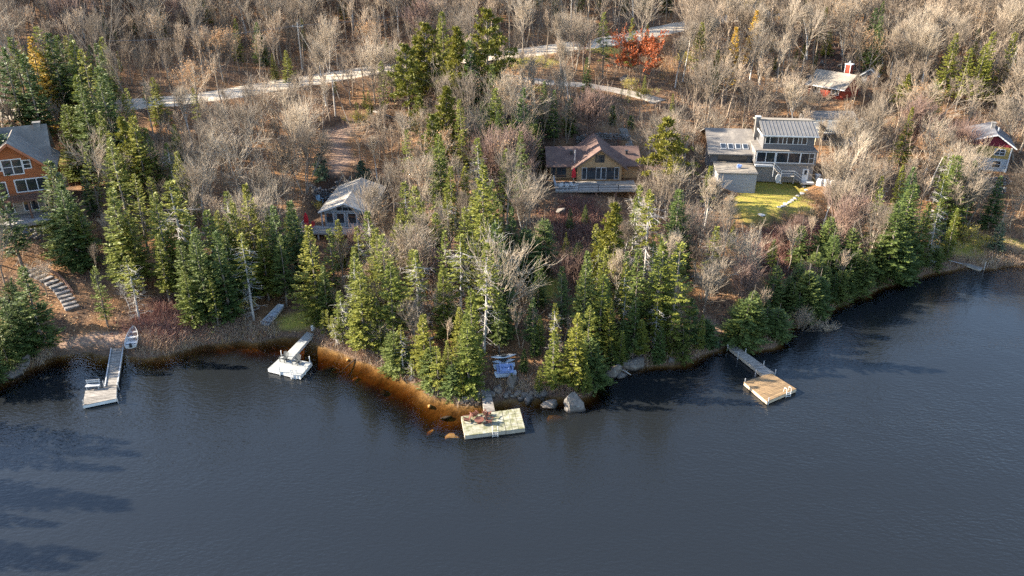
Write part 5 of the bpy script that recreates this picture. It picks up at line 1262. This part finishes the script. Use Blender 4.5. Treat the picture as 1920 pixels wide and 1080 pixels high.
hull_grey = mat("aluminium_hull", (.58, .60, .62), (.46, .48, .50), 1.5, .4, metal=.35)
hull_white = mat("white_boat_paint", (.56, .56, .55), (.45, .45, .44), 1.5, .4)
def boat(name, label, p, rz, L, W, square, m, pitch=0.0, roll=0.0):
    """open boat, bow along +y: hull with inner skin, thwarts, transom"""
    r = thing(name, label, "boat", p, rz); r.rotation_euler = (pitch, roll, rz); n = 12; V, Fc = [], []
    for i in range(n+1):
        u = i/n; w = W/2*((1-.3*u**3) if square else (1-u**2.6)**.75*(.88+.12*min(1, u*4))); w = max(w, .02); k = .06*u**2*L*.5; y = (u-.5)*L
        prof = [(-w, .5+k), (-w*.86, .12+k*.8), (-w*.35, 0+k*.7), (w*.35, 0+k*.7), (w*.86, .12+k*.8), (w, .5+k)]
        inn = [(w*.93, .49+k), (w*.8, .15+k*.8), (w*.33, .05+k*.7), (-w*.33, .05+k*.7), (-w*.8, .15+k*.8), (-w*.93, .49+k)]
        V += [(x, y, z) for x, z in prof+inn]
    for i in range(n):
        for k in range(12): Fc.append((i*12+k, i*12+(k+1) % 12, (i+1)*12+(k+1) % 12, (i+1)*12+k))
    me = bpy.data.meshes.new("hull"); me.from_pydata(V, [], Fc); me.update(); h = link("hull", me, m, r)
    tr = W/2*.88 if not square else W/2
    MB().prism_y([(-tr*.35,0),(tr*.35,0),(tr*.86,.12),(tr,.5),(-tr,.5),(-tr*.86,.12)], -L/2-.03, -L/2+.03).build("transom", m, r)
    if square: 
        w = W/2*.7; k = .03*L; MB().prism_y([(-w*.35,k*.7),(w*.35,k*.7),(w,.5+k),(-w,.5+k)], L/2-.03, L/2+.03).build("bow_plate", m, r)
    for u in (.16, .45, .72):
        w = W/2*((1-.3*u**3) if square else (1-u**2.6)**.75)*.86; MB().box(-w, w, (u-.5)*L-.14, (u-.5)*L+.14, .34, .38).build("thwart", m, r)
    return r
a, b = hit(252.5, 622), at_z(249, 661, .15); c = (a+b)/2
g = math.atan2(-(a[0]-b[0]), a[1]-b[1])
zb = max(float(H(c[0], c[1])), .0)
bt = boat("rowboat", "white aluminium rowboat beached bow-first beside the grey dock", (c[0], c[1], zb+.22), g, 4.1, 1.55, False, hull_white, .12)
MB().box(-.14, .14, -2.28, -2.06, .25, .78).build("motor", black_metal, bt)
for s in (-1, 1): MB().bar((s*.45,-2.0,-.1), (s*.45,-2.5,-.35), .06).build("stern_wheel", black_metal, bt)
a, b = hit(527, 582), hit(501, 611); c = (a+b)/2; g = math.atan2(-(a[0]-b[0]), a[1]-b[1])
boat("flat_boat", "grey square-bowed boat lying on the grass above the white dock", (c[0], c[1], c[2]+.12), g, 3.9, 1.25, True, hull_grey, math.asin(min(.3, (a[2]-b[2])/max(np.linalg.norm(a-b), 1))))

def kayak(label, px0, py0, px1, py1, w, m, dz=.25, deckm=None):
    a, b = hit(px0, py0), hit(px1, py1); c = (a+b)/2; L = float(np.linalg.norm(a[:2]-b[:2])); rz = math.atan2(b[1]-a[1], b[0]-a[0])
    r = thing("kayak", label, "kayak", (c[0], c[1], max(a[2], b[2], c[2])+dz), rz); n = 14; V, Fc = [], []
    for i in range(n+1):
        u = i/n*2-1; q = max(.03, (1-abs(u)**2.4)); x = u*L/2
        for k in range(8):
            t = 2*math.pi*k/8; V.append((x, math.cos(t)*w/2*q, math.sin(t)*.17*(q*.8+.2)+.1*u*u))
    for i in range(n):
        for k in range(8): Fc.append((i*8+k, i*8+(k+1) % 8, (i+1)*8+(k+1) % 8, (i+1)*8+k))
    me = bpy.data.meshes.new("hull"); me.from_pydata(V, [], Fc); me.update(); me.polygons.foreach_set("use_smooth", [True]*len(me.polygons)); link("hull", me, m, r)
    ck = MB()
    for k in range(14):
        t, t2 = 2*math.pi*k/14, 2*math.pi*(k+1)/14
        ck.bar((math.cos(t)*.55, math.sin(t)*w*.3, .19), (math.cos(t2)*.55, math.sin(t2)*w*.3, .19), .05, .05)
    ck.build("cockpit_rim", black_metal, r); MB().lathe([(.42,.165),(.3,.172)], 12).build("seat_well", chair_dark, r); return r
kayak("grey kayak lying highest of the stored craft under the firs", 920, 678, 968, 671, .75, hull_grey, .35)
hull_pale = mat('pale_grey_hull', (.42, .47, .52), (.34, .38, .43), 2, .45)
kayak("pale blue-grey kayak lying between grey kayak and blue pedal boat", 923, 687, 965, 680, .8, hull_pale, .3)
a, b = hit(932, 705), hit(961, 697); c = (a+b)/2
r = thing("pedal_boat", "blue and pale pedal boat parked above the rocks by the gangway", "pedal boat", (c[0], c[1], c[2]+.3), math.radians(8)); r.rotation_euler = (math.radians(14), 0, math.radians(8))
for s in (-1, 1): MB().add([(-1.1,s*.6-.32,0),(1.1,s*.6-.32,0),(1.25,s*.6-.1,.32),(-1.25,s*.6-.1,.32),(-1.1,s*.6+.32,0),(1.1,s*.6+.32,0),(1.25,s*.6+.34,.34),(-1.25,s*.6+.34,.34)], [(0,1,5,4),(3,7,6,2),(0,3,2,1),(4,5,6,7),(0,4,7,3),(1,2,6,5)]).build("pontoon", hull_pale, r)
MB().box(-.95, .95, -.7, .7, .34, .44).build("deck", blue_plastic, r); MB().box(-.5, .45, .12, .62, .442, .62).build("seat", blue_plastic, r); MB().box(-.5, .45, -.62, -.12, .442, .62).build("seat", blue_plastic, r)
MB().box(-.62, -.5, -.65, .65, .442, .95).build("backrest", blue_plastic, r); MB().tube([(.7,-.3,.5),(.7,.3,.5)], .06, 8).build("pedal_shaft", black_metal, r)

# ---------------------------------------------------------------- boulders, logs, steps
rock_m = mat("granite_boulder", (.165, .138, .118), (.075, .066, .058), 1.3, .85, bump=.7, bscale=5)
def wet_line(m):
    """stones stay dark where the lake wets them"""
    nt = m.node_tree; bs = nt.nodes["Principled BSDF"]; src = bs.inputs["Base Color"].links[0].from_socket
    g = nt.nodes.new("ShaderNodeNewGeometry"); sx = nt.nodes.new("ShaderNodeSeparateXYZ"); nt.links.new(g.outputs["Position"], sx.inputs[0])
    lich = ramp(nt, noise(nt, 3.5, 5, .7), .58, .66); c = mixcol(nt, lich, src, (.24, .235, .19)); c = mixcol(nt, ramp(nt, noise(nt, 5, 3, .8, stretch=(1, 1, .3)), .62, .7), c, (.05, .045, .042))
    nt.links.new(mixcol(nt, ramp(nt, sx.outputs[2], .28, .12), c, (.05, .042, .036)), bs.inputs["Base Color"])
wet_line(rock_m)
rr = random.Random(9)
def boulder(label, px, py, sx, sy, sz, sink=.3, z=None, rz=None, name="boulder", m=None, group=None):
    p = hit(px, py) if z is None else at_z(px, py, z); o = link(name, rock_mesh(rr, sx, sy, sz), m or rock_m); o.location = (p[0], p[1], max(p[2], -.4 if z is None else z)+sz*(1-sink)-.1)
    o.rotation_euler = (rr.uniform(-.15, .15), rr.uniform(-.15, .15), rr.uniform(0, 6.28) if rz is None else rz); return tag(o, label, name, group)
boulder("largest angular grey boulder standing in the water off the point", 1075, 764, 1.5, 1.25, 1.05, .42, 0, 2.2)
boulder("low flat grey boulder beside the largest one in the water", 1029, 762, 1.05, .6, .5, .4, 0, .3)
boulder("rounded boulder at the shade line under the point's firs", 1147, 706, 1.1, .9, .9, .3, 0)
boulder("wide sloping slab of rock at the shaded cove", 1180, 688, 1.7, 1.0, .8, .35, 0, .5)
boulder("small dark rock between the slab and rounded boulder", 1165, 704, .9, .6, .35, .3, 0)
boulder("pale rock under the orange shrub at the cove", 1258, 678, .8, .5, .5, .3, 0)
boulder("pointed pale rock above the water beside the pedal boat", 960, 730, 1.1, .7, 1.1, .35)
boulder("pale shore rock immediately right of the mossy dock's gangway", 934, 738, .7, .6, .6, .3)
for i, (px, py, s) in enumerate([(946,744,.42),(960,746,.36),(971,742,.5),(983,745,.55),(996,742,.4),(1006,737,.5),(1007,745,.42),(990,752,.6),(975,750,.35),(1015,748,.3),(923,742,.4),(953,739,.38),(1020,741,.45)]):
    boulder(["grey shore stone touching the gangway's right side","smallest stone behind the pointed pale rock","stone directly below the pedal boat","squat stone right of the pointed rock","small pale stone between two larger shore stones","upright stone under the firs at the rock line's end","stone tucked below the upright one","largest of the shore stones at the water's edge","low wet stone at the water's edge beside the largest","tiny stone nearest the low flat boulder","stone hidden under the gangway's foot","stone behind the pale gangway rock","stone closest to the firs of the point"][i], px, py, s*1.15, s, s*.85, .3, None, None, "shore_stone", None, "shore stones by the gangway")
boulder("pale boulder poking out under the far right hemlocks", 1611, 546, 1.0, .7, .6, .3, 0)
boulder("grey boulder at the edge of the far grassy shore", 1768, 455, .8, .7, .6)
boulder("large dark boulder at the left edge of the shore", 45, 690, 1.2, 1.0, .9, .4)
boulder("second boulder beside the dark left-edge one", 22, 706, 1.1, .9, .7, .4)
for i, (px, py, s) in enumerate([(1516,148,.9),(1530,140,.8),(1605,108,1.1),(1527,180,.9),(1540,120,.7),(1620,120,.7),(1500,170,.8),(1575,130,.8)]):
    boulder(["grey boulder left of the red cabin roof","grey boulder touching the red cabin's roof corner","large bluish boulder uphill of the red chimney","boulder below the red cabin's corner","small boulder in the dark bank above red cabin","boulder right of the red chimney on the bank","boulder at the foot of the dark bank by the birches","boulder close behind the red cabin's ridge"][i], px, py, s, s*.8, s*.75)
boulder("pale split boulder on the dark slope below the brown house", 1052, 402, 1.0, .8, .7)
boulder("large grey rock among orange leaves below the driveway", 1170, 152, 1.0, .8, .7)
sub_m = mat("algae_covered_rock", (.46, .30, .12), (.30, .18, .07), 1.5, .9)
for px, py, s, lb in [(1039,782,1.3,"amber submerged rock in front of the largest boulder"),(1078,790,1.1,"amber submerged rock right of the larger amber one"),(1106,781,.9,"small amber submerged rock farthest right in the shallows"),(852,818,1.0,"submerged rock off the mossy dock's left corner"),(808,806,.6,"small submerged rock left of the mossy dock"),(1320,690,1.3,"dim reddish submerged rock left of the brown dock gangway"),(1385,697,1.0,"dim submerged rock beside the brown dock gangway")]:
    p = at_z(px, py, -.2); o = link("sunken_rock", rock_mesh(rr, s, s*.65, .5), sub_m); o.location = (p[0], p[1], -.66); tag(o, lb, "rock")
for i, (px, py) in enumerate([(615,686),(652,676),(664,706),(722,732),(745,714),(806,762),(838,782)]):
    s_ = rr.uniform(.3, .9); p = at_z(px, py, -.25); o = link("sunken_stone", rock_mesh(rr, s_, s_*.7, .3), sub_m if i % 3 else rock_m); zb = float(H(p[0], p[1])); o.location = (p[0], p[1], min(zb+.05, -.3)); o.rotation_euler = (0, 0, rr.uniform(0, 6))
    tag(o, "sunken stone in the amber shallows, %s from the white dock" % ("first second third fourth fifth sixth seventh eighth ninth tenth eleventh twelfth thirteenth fourteenth".split()[i]), "stone", "stones under the shallows")
log_m = mat("waterlogged_wood", (.075, .05, .035), (.05, .035, .025), 2, .7)
def log(label, px0, py0, z0, px1, py1, z1, r0, r1, m=None, name="log"):
    a, b = at_z(px0, py0, z0), at_z(px1, py1, z1); o = thing(name, label, "log", (a[0], a[1], a[2])); v = b-a
    MB().tube([(0,0,0), tuple(v*.5+np.array([0,.05,.02])), tuple(v)], [r0, (r0+r1)/2, r1], 8).build("stem", m or log_m, o, True)
    MB().tube([tuple(v*.55), tuple(v*.6+np.array([.25,.2,.15]))], [r1*.6, r1*.2], 5).build("broken_branch", m or log_m, o)
log("dark sunken log slanting out from shore right of the white dock", 677, 664, .1, 638, 699, -.3, .09, .05)
log("sunken log lying off the firs of the point", 795, 735, .0, 850, 765, -.4, .1, .06)
log("pale driftwood trunk leaning into the shaded cove", 1198, 654, 1.0, 1210, 686, -.1, .12, .08, bark_dead)
log("short driftwood branch by the cove's dark rock", 1160, 690, .5, 1183, 703, .0, .07, .05, bark_dead)
for px0, py0, px1, py1, r0, lb in [(1576,78,1606,92,.16,"pale fallen trunk on the bank above the red cabin"),(1618,88,1608,96,.13,"short fallen trunk right of the bank's bluish boulder"),(700,210,735,222,.15,"fallen trunk in the brush downhill of the road"),(420,250,455,262,.14,"fallen grey trunk in the bare wood left of the footpath"),(800,640,835,628,.12,"fallen trunk under the firs of the point"),(1200,480,1225,492,.13,"fallen trunk under the pines below the brown house"),(1290,520,1330,528,.14,"fallen trunk beside the path above the brown dock"),(480,520,515,508,.13,"fallen trunk behind the square-bowed boat"),(1700,235,1745,245,.15,"fallen trunk in the wood left of the yellow house"),(890,350,915,366,.12,"fallen trunk left of the brown house's slope")]:
    a, b = hit(px0, py0), hit(px1, py1); o = thing("fallen_log", lb, "log", (a[0], a[1], a[2]+.1)); v = b-a
    MB().tube([(0,0,0), tuple(v*.5+np.array([.1,0,.12])), tuple(v+np.array([0,0,.1]))], [r0*1.2, r0, r0*.6], 8).build("stem", bark_dead, o, True)
    MB().tube([tuple(v*.6), tuple(v*.66+np.array([.3,.3,.5]))], [r0*.4, r0*.12], 5).build("broken_branch", bark_dead, o)
p0, p1 = P2(866, 751, .3), P2(900, 742, .5); r = thing("timber_crib", "grey squared timber retaining the bank left of the gangway", "timber", p0)
v = p1-p0
for i in range(3): MB().bar((0,0,-.25+i*.27), tuple(v+Vector((0,0,-.25+i*.27))), .24, .24).build("beam", wet_wood, r)

def steps(name, label, pts, w, m, rise=.0, side=False):
    r = thing(name, label, "stairs", pts[0]); n = len(pts)
    for i, p in enumerate(pts):
        q = pts[min(i+1, n-1)]-pts[max(i-1, 0)]; a = math.atan2(q[1], q[0]); o = MB().box(-.30, .30, -w/2, w/2, -.3, .0).build("step", m, r)
        o.location = Vector(p-pts[0])+Vector((0, 0, .16+rise)); o.rotation_euler = (0, 0, a)
    return r
stone_step = mat("grey_stone_step", (.23, .21, .195), (.15, .135, .125), 1.4, .9, rand=.12)
r = steps("garden_stairs", "curved grey stone stairs climbing from the beach at left", [hit(*q) for q in ((56,509),(66,514),(77,519),(87,524),(97,530),(106,536),(113,542),(118,549),(122,556),(127,563),(131,570),(135,577))], 1.7, stone_step)
o = Vector(r.location); edge = [hit(*q) for q in ((70,503),(85,507),(100,513),(112,520),(122,530),(130,541),(138,552))]
for a, b in zip(edge[:-1], edge[1:]): MB().bar(Vector(a)-o+Vector((0,0,.25)), Vector(b)-o+Vector((0,0,.25)), .2, .35).build("side_timber", brown_wood, r)
def stairway(name, label, px0, py0, px1, py1, w, n, m, rails=True):
    """straight flight from the lower pixel to the upper one"""
    a, b = hit(px0, py0), hit(px1, py1); v = b-a; L = math.hypot(v[0], v[1]); r = thing(name, label, "stairs", a, math.atan2(v[1], v[0]))
    lift = .5
    for i in range(n):
        z = v[2]*(i+1)/n+lift; MB().box(L*i/n, L*(i+1)/n+.02, -w/2, w/2, z-.06, z).build("tread", m, r)
    for s in (-1, 1):
        MB().bar((0,s*w/2,lift-.1), (L,s*w/2,v[2]+lift-.1), .06, .28).build("stringer", m, r)
        if rails: 
            MB().bar((0,s*w/2,lift+.9), (L,s*w/2,v[2]+lift+.9), .08, .08).build("handrail", m, r)
            for t in (0, .33, .66, 1): MB().bar((L*t,s*w/2,v[2]*t-.3), (L*t,s*w/2,v[2]*t+lift+.9), .08, .08).build("post", m, r)
stairway("timber_stairs", "grey timber stairs with handrails behind the cottage", 636, 374, 652, 344, 1.7, 11, deck_wood)
stairway("timber_stairs", "narrow shaded stairs climbing the bank behind the brown house", 1180, 279, 1168, 246, 1.3, 14, wet_wood, False)

# ---------------------------------------------------------------- garden and deck furniture
def umbrella(label, p, h, m):
    """closed parasol: pole, folded canopy with pleats, base"""
    r = thing("closed_umbrella", label, "umbrella", p); MB().tube([(0,0,0),(0,0,h)], .03, 6).build("pole", pale_metal, r); MB().lathe([(.3,0),(.3,.06),(.08,.12)], 12).build("base", black_metal, r)
    b = MB(); n = 16
    for z, q in ((h*.35,.34),(h*.5,.36),(h*.75,.28),(h*.93,.12),(h,.03)):
        for k in range(n): t = 2*math.pi*k/n; f = q*(1 if k % 2 else .72); b.v.append((math.cos(t)*f, math.sin(t)*f, z))
    for i in range(4):
        for k in range(n): b.f.append((i*n+k, i*n+(k+1) % n, (i+1)*n+(k+1) % n, (i+1)*n+k))
    b.build("canopy", m, r); return r
def loc(f, x, y, z): 
    c, s = math.cos(f.rz), math.sin(f.rz); return (f.x+x*c-y*s, f.y+x*s+y*c, f.z+z)
umbrella("closed red umbrella at the corner of the brown house deck", loc(fC, -4.2, -.9, -.10), 2.5, red_cloth)
umbrella("closed red umbrella on the cottage deck", loc(fB, -5.8, -.6, 0.01), 2.4, red_cloth)
def patio_chair(label, p, rz, m, group):
    r = thing("patio_chair", label, "chair", p, rz, group)
    MB().box(-.28, .28, -.28, .28, .40, .50).build("seat", m, r); MB().slab([(-.28,.24,.98),(.28,.24,.98),(.28,.38,1.02),(-.28,.38,1.02)], .55).build("backrest", m, r)
    for x in (-.26, .26):
        for y in (-.24, .24): MB().bar((x,y,0), (x,y,.4), .05).build("leg", black_metal, r)
        MB().box(x-.03, x+.03, -.28, .28, .62, .66).build("armrest", black_metal, r)
for x, y, a, lb in [(-6.6,-3.9,200,"pale cushioned patio chair at the railing corner of the brown house deck"),(-5.5,-4.0,170,"pale cushioned patio chair second from the deck's railing corner"),(-4.6,-3.5,120,"pale cushioned patio chair nearest the steps side of the brown deck")]:
    patio_chair(lb, loc(fC, x, y, -.10), math.radians(a), white_plastic, "chairs on the brown house deck")
t = thing("patio_table", "small dark round table among the brown house deck chairs", "table", loc(fC, -5.5, -2.8, -.10)); MB().lathe([(.55,.62),(.56,.66),(.3,.68)], 14).build("tabletop", black_metal, t); MB().lathe([(.3,0),(.05,.05),(.05,.61)], 8).build("pedestal", black_metal, t)
for x, y, a, lb in [(-5.6,-1.6,0,"red garden chair beside the closed umbrella on the cottage deck"),(-5.0,-1.0,-30,"red garden chair nearest the cottage wall")]:
    adirondack(lb, loc(fB, x, y, 0.01), math.radians(a), red_plastic, "red chairs on the cottage deck")
for px, py, a, lb in [(600,380,40,"pale blue chair on the left of the cottage patio"),(617,377,-40,"pale blue chair nearest the timber stairs on the cottage patio")]:
    p = hit(px, py); adirondack(lb, (p[0], p[1], p[2]+.03), math.radians(a), lblue_plastic, "patio chairs by the cottage", 1.1)
p = hit(607, 383); t = thing("fire_pit", "round dark stone fire pit on the cottage patio", "fire pit", p); MB().lathe([(.45,-.1),(.5,.3),(.38,.3),(.34,.1)], 10).build("ring", stone_m, t); MB().lathe([(.34,.1),(.05,.16)], 8).build("ash", black_metal, t)
p = loc(fD, -3.0, -1.5, 2.26); t = thing("tarpaulin_bundle", "bright blue folded tarpaulin bundle on the grey house terrace", "tarpaulin", p)
o = link("bundle", rock_mesh(rr, .6, .45, .4), blue_plastic, t); o.location.z = .3; MB().bar((-.4,0,.1), (.4,.1,.62), .04).build("cord", white_plastic, t)
p = loc(fD, 3.6, -1.9, 0); t = thing("oval_panel", "white oval panel leaning under the grey house stairs", "panel", p); b = MB()
b.prism_y([(math.cos(2*math.pi*k/16)*.42, .8+math.sin(2*math.pi*k/16)*.8) for k in range(16)], -.04, .04); o = b.build("disc", white_plastic, t); MB().prism_y([(math.cos(2*math.pi*k/16)*.3, .8+math.sin(2*math.pi*k/16)*.62) for k in range(16)], -.06, -.042).build("inset", grey_trim, t)
for i, (x, y, lb) in enumerate([(10.6,-1.8,"white wrapped furniture bundle closest to the grey house door"),(11.5,-2.0,"middle of three white wrapped furniture bundles"),(12.4,-2.1,"outermost white wrapped furniture bundle from grey house")]):
    q = loc(fD, x, y, 0); q = (q[0], q[1], float(H(q[0], q[1]))); t = thing("covered_furniture", lb, "furniture", q, rr.uniform(-.3, .3), "wrapped furniture by the grey house")
    b = MB(); n = 12
    for z, s in ((0,.62),(.25,.58),(.7,.52),(1.0,.42),(1.15,.2)):
        for k in range(n): a = 2*math.pi*k/n; f = s*(1+.12*math.sin(3*a+i)+.06*(k % 2)); b.v.append((math.cos(a)*f, math.sin(a)*f*.8, z*(1+.05*math.cos(2*a))))
    for j in range(4):
        for k in range(n): b.f.append((j*n+k, j*n+(k+1) % n, (j+1)*n+(k+1) % n, (j+1)*n+k))
    b.f.append(tuple(4*n+k for k in range(n))); b.build("cover", white_plastic, t); MB().tube([(math.cos(k*math.pi/6)*.60, math.sin(k*math.pi/6)*.48, .32) for k in range(13)], .02, 5).build("strap", grey_trim, t)
q = loc(fD, 10.7, .6, 0); t = thing("waste_bin", "pale grey wheeled bin beside the grey house corner", "bin", (q[0], q[1], float(H(q[0], q[1])))); MB().add([(-.28,-.28,0),(.28,-.28,0),(.28,.28,0),(-.28,.28,0),(-.36,-.36,1.0),(.36,-.36,1.0),(.36,.36,1.0),(-.36,.36,1.0)], [(0,3,2,1),(4,5,6,7),(0,1,5,4),(1,2,6,5),(2,3,7,6),(3,0,4,7)]).build("body", grey_trim, t); MB().box(-.4, .4, -.4, .42, 1.003, 1.1).build("lid", white_plastic, t)
# stepping stones along the lawn
slab_m = mat("pale_flagstone", (.58, .54, .48), (.44, .41, .37), 2, .9, rand=.1)
r = thing("stone_path", "pale flagstone path curving along the edge of the lawn", "path", hit(1462, 389)); o = Vector(r.location)
for px, py in [(1462,389),(1468,387),(1474,384),(1480,380),(1485,376),(1490,372),(1496,368),(1503,363),(1512,357),(1507,350),(1507,345),(1510,340),(1448,336),(1460,343),(1428,404)]:
    p = hit(px, py); s = link("flagstone", rock_mesh(rr, .55, .42, .12), slab_m, r); s.location = Vector(p)-o+Vector((0,0,.06)); s.rotation_euler = (0, 0, rr.uniform(0, 3))
q = hit(1403, 352); t = thing("covered_grill", "dark covered grill with a rust-brown cloth at the lawn corner", "grill", q); MB().box(-.6, .5, -.35, .35, 0, .95).build("cover", black_metal, t); o = link("cloth", rock_mesh(rr, .45, .4, .35), mat("rust_cloth", (.36,.13,.05), (.25,.08,.03), 3, .9), t); o.location = (.5, 0, 1.0)

# ---------------------------------------------------------------- poles and wires
pole_m = mat("weathered_pole", (.42, .38, .33), (.32, .28, .24), 2, .85)
wire_m = mat("cable", (.12, .12, .12), (.09, .09, .09), 2, .5)
def pole(label, p, h, arm=True):
    r = thing("utility_pole", label, "pole", p); MB().tube([(0,0,-.8),(0,0,h)], [.17, .11], 8).build("mast", pole_m, r)
    if arm:
        a = MB().box(-1.1, 1.1, -.06, .06, h-.9, h-.78).build("crossarm", pole_m, r)
        for x in (-1, 0, 1): MB().lathe([(.05,h-.78),(.08,h-.7),(.04,h-.6)], 8, (x, 0)).build("insulator", white_trim, a)
    return Vector((p[0], p[1], p[2]+h))
def wire(label, a, b, sag, r=.016):
    a, b = Vector(a), Vector(b); n = 24; o = thing("power_line", label, "cable", a)
    MB().tube([tuple(a.lerp(b, i/n)-a-Vector((0,0,4*sag*(i/n)*(1-i/n)))) for i in range(n+1)], r, 4).build("strand", wire_m, o)
P1 = hit(557, 42, 9.5); t1 = pole("grey utility pole with crossarm uphill of the gravel road's middle", P1, 9.5)
P2_ = hit(1073, -40, 11); t2 = pole("tall pale utility pole behind the road, its top beyond the frame", P2_, 11)
P3 = hit(622, 144, 7.5); t3 = pole("thin leaning service pole downhill of the gravel road", P3, 7.5, False)
P0 = Vector(hit(60, 70, 9.5)); t0 = P0+Vector((0, 0, 9.5)); P4 = Vector(hit(1500, -60, 11)); t4 = P4+Vector((0, 0, 11))
for i, x in enumerate((-1, 0, 1)):
    k = ("left", "middle", "right")[i]; z = Vector((x, 0, -.6))
    wire("power cable from the crossarm's %s end along the road" % k, t1+z, t2+z, 1.6); wire("power cable running out of frame from the %s insulator" % k, t1+z, t0+z, 1.2); wire("power cable onward from the tall pole's %s insulator" % k, t2+z, t4+z, 1.5)
wire("service cable dropping from the thin pole to the cottage", t3-Vector((0,0,.3)), loc(fB, 2.5, 10.5, 3.9), 1.2); wire("cable joining the roadside pole and the thin service pole", t1-Vector((0,0,1.2)), t3-Vector((0,0,.2)), .8)
wire("thin cable slanting down to the red cabin's chimney", Vector(hit(1555, 75, 6))+Vector((0,0,6)), loc(fE, 3.2, 5.6, 5.2), .5)
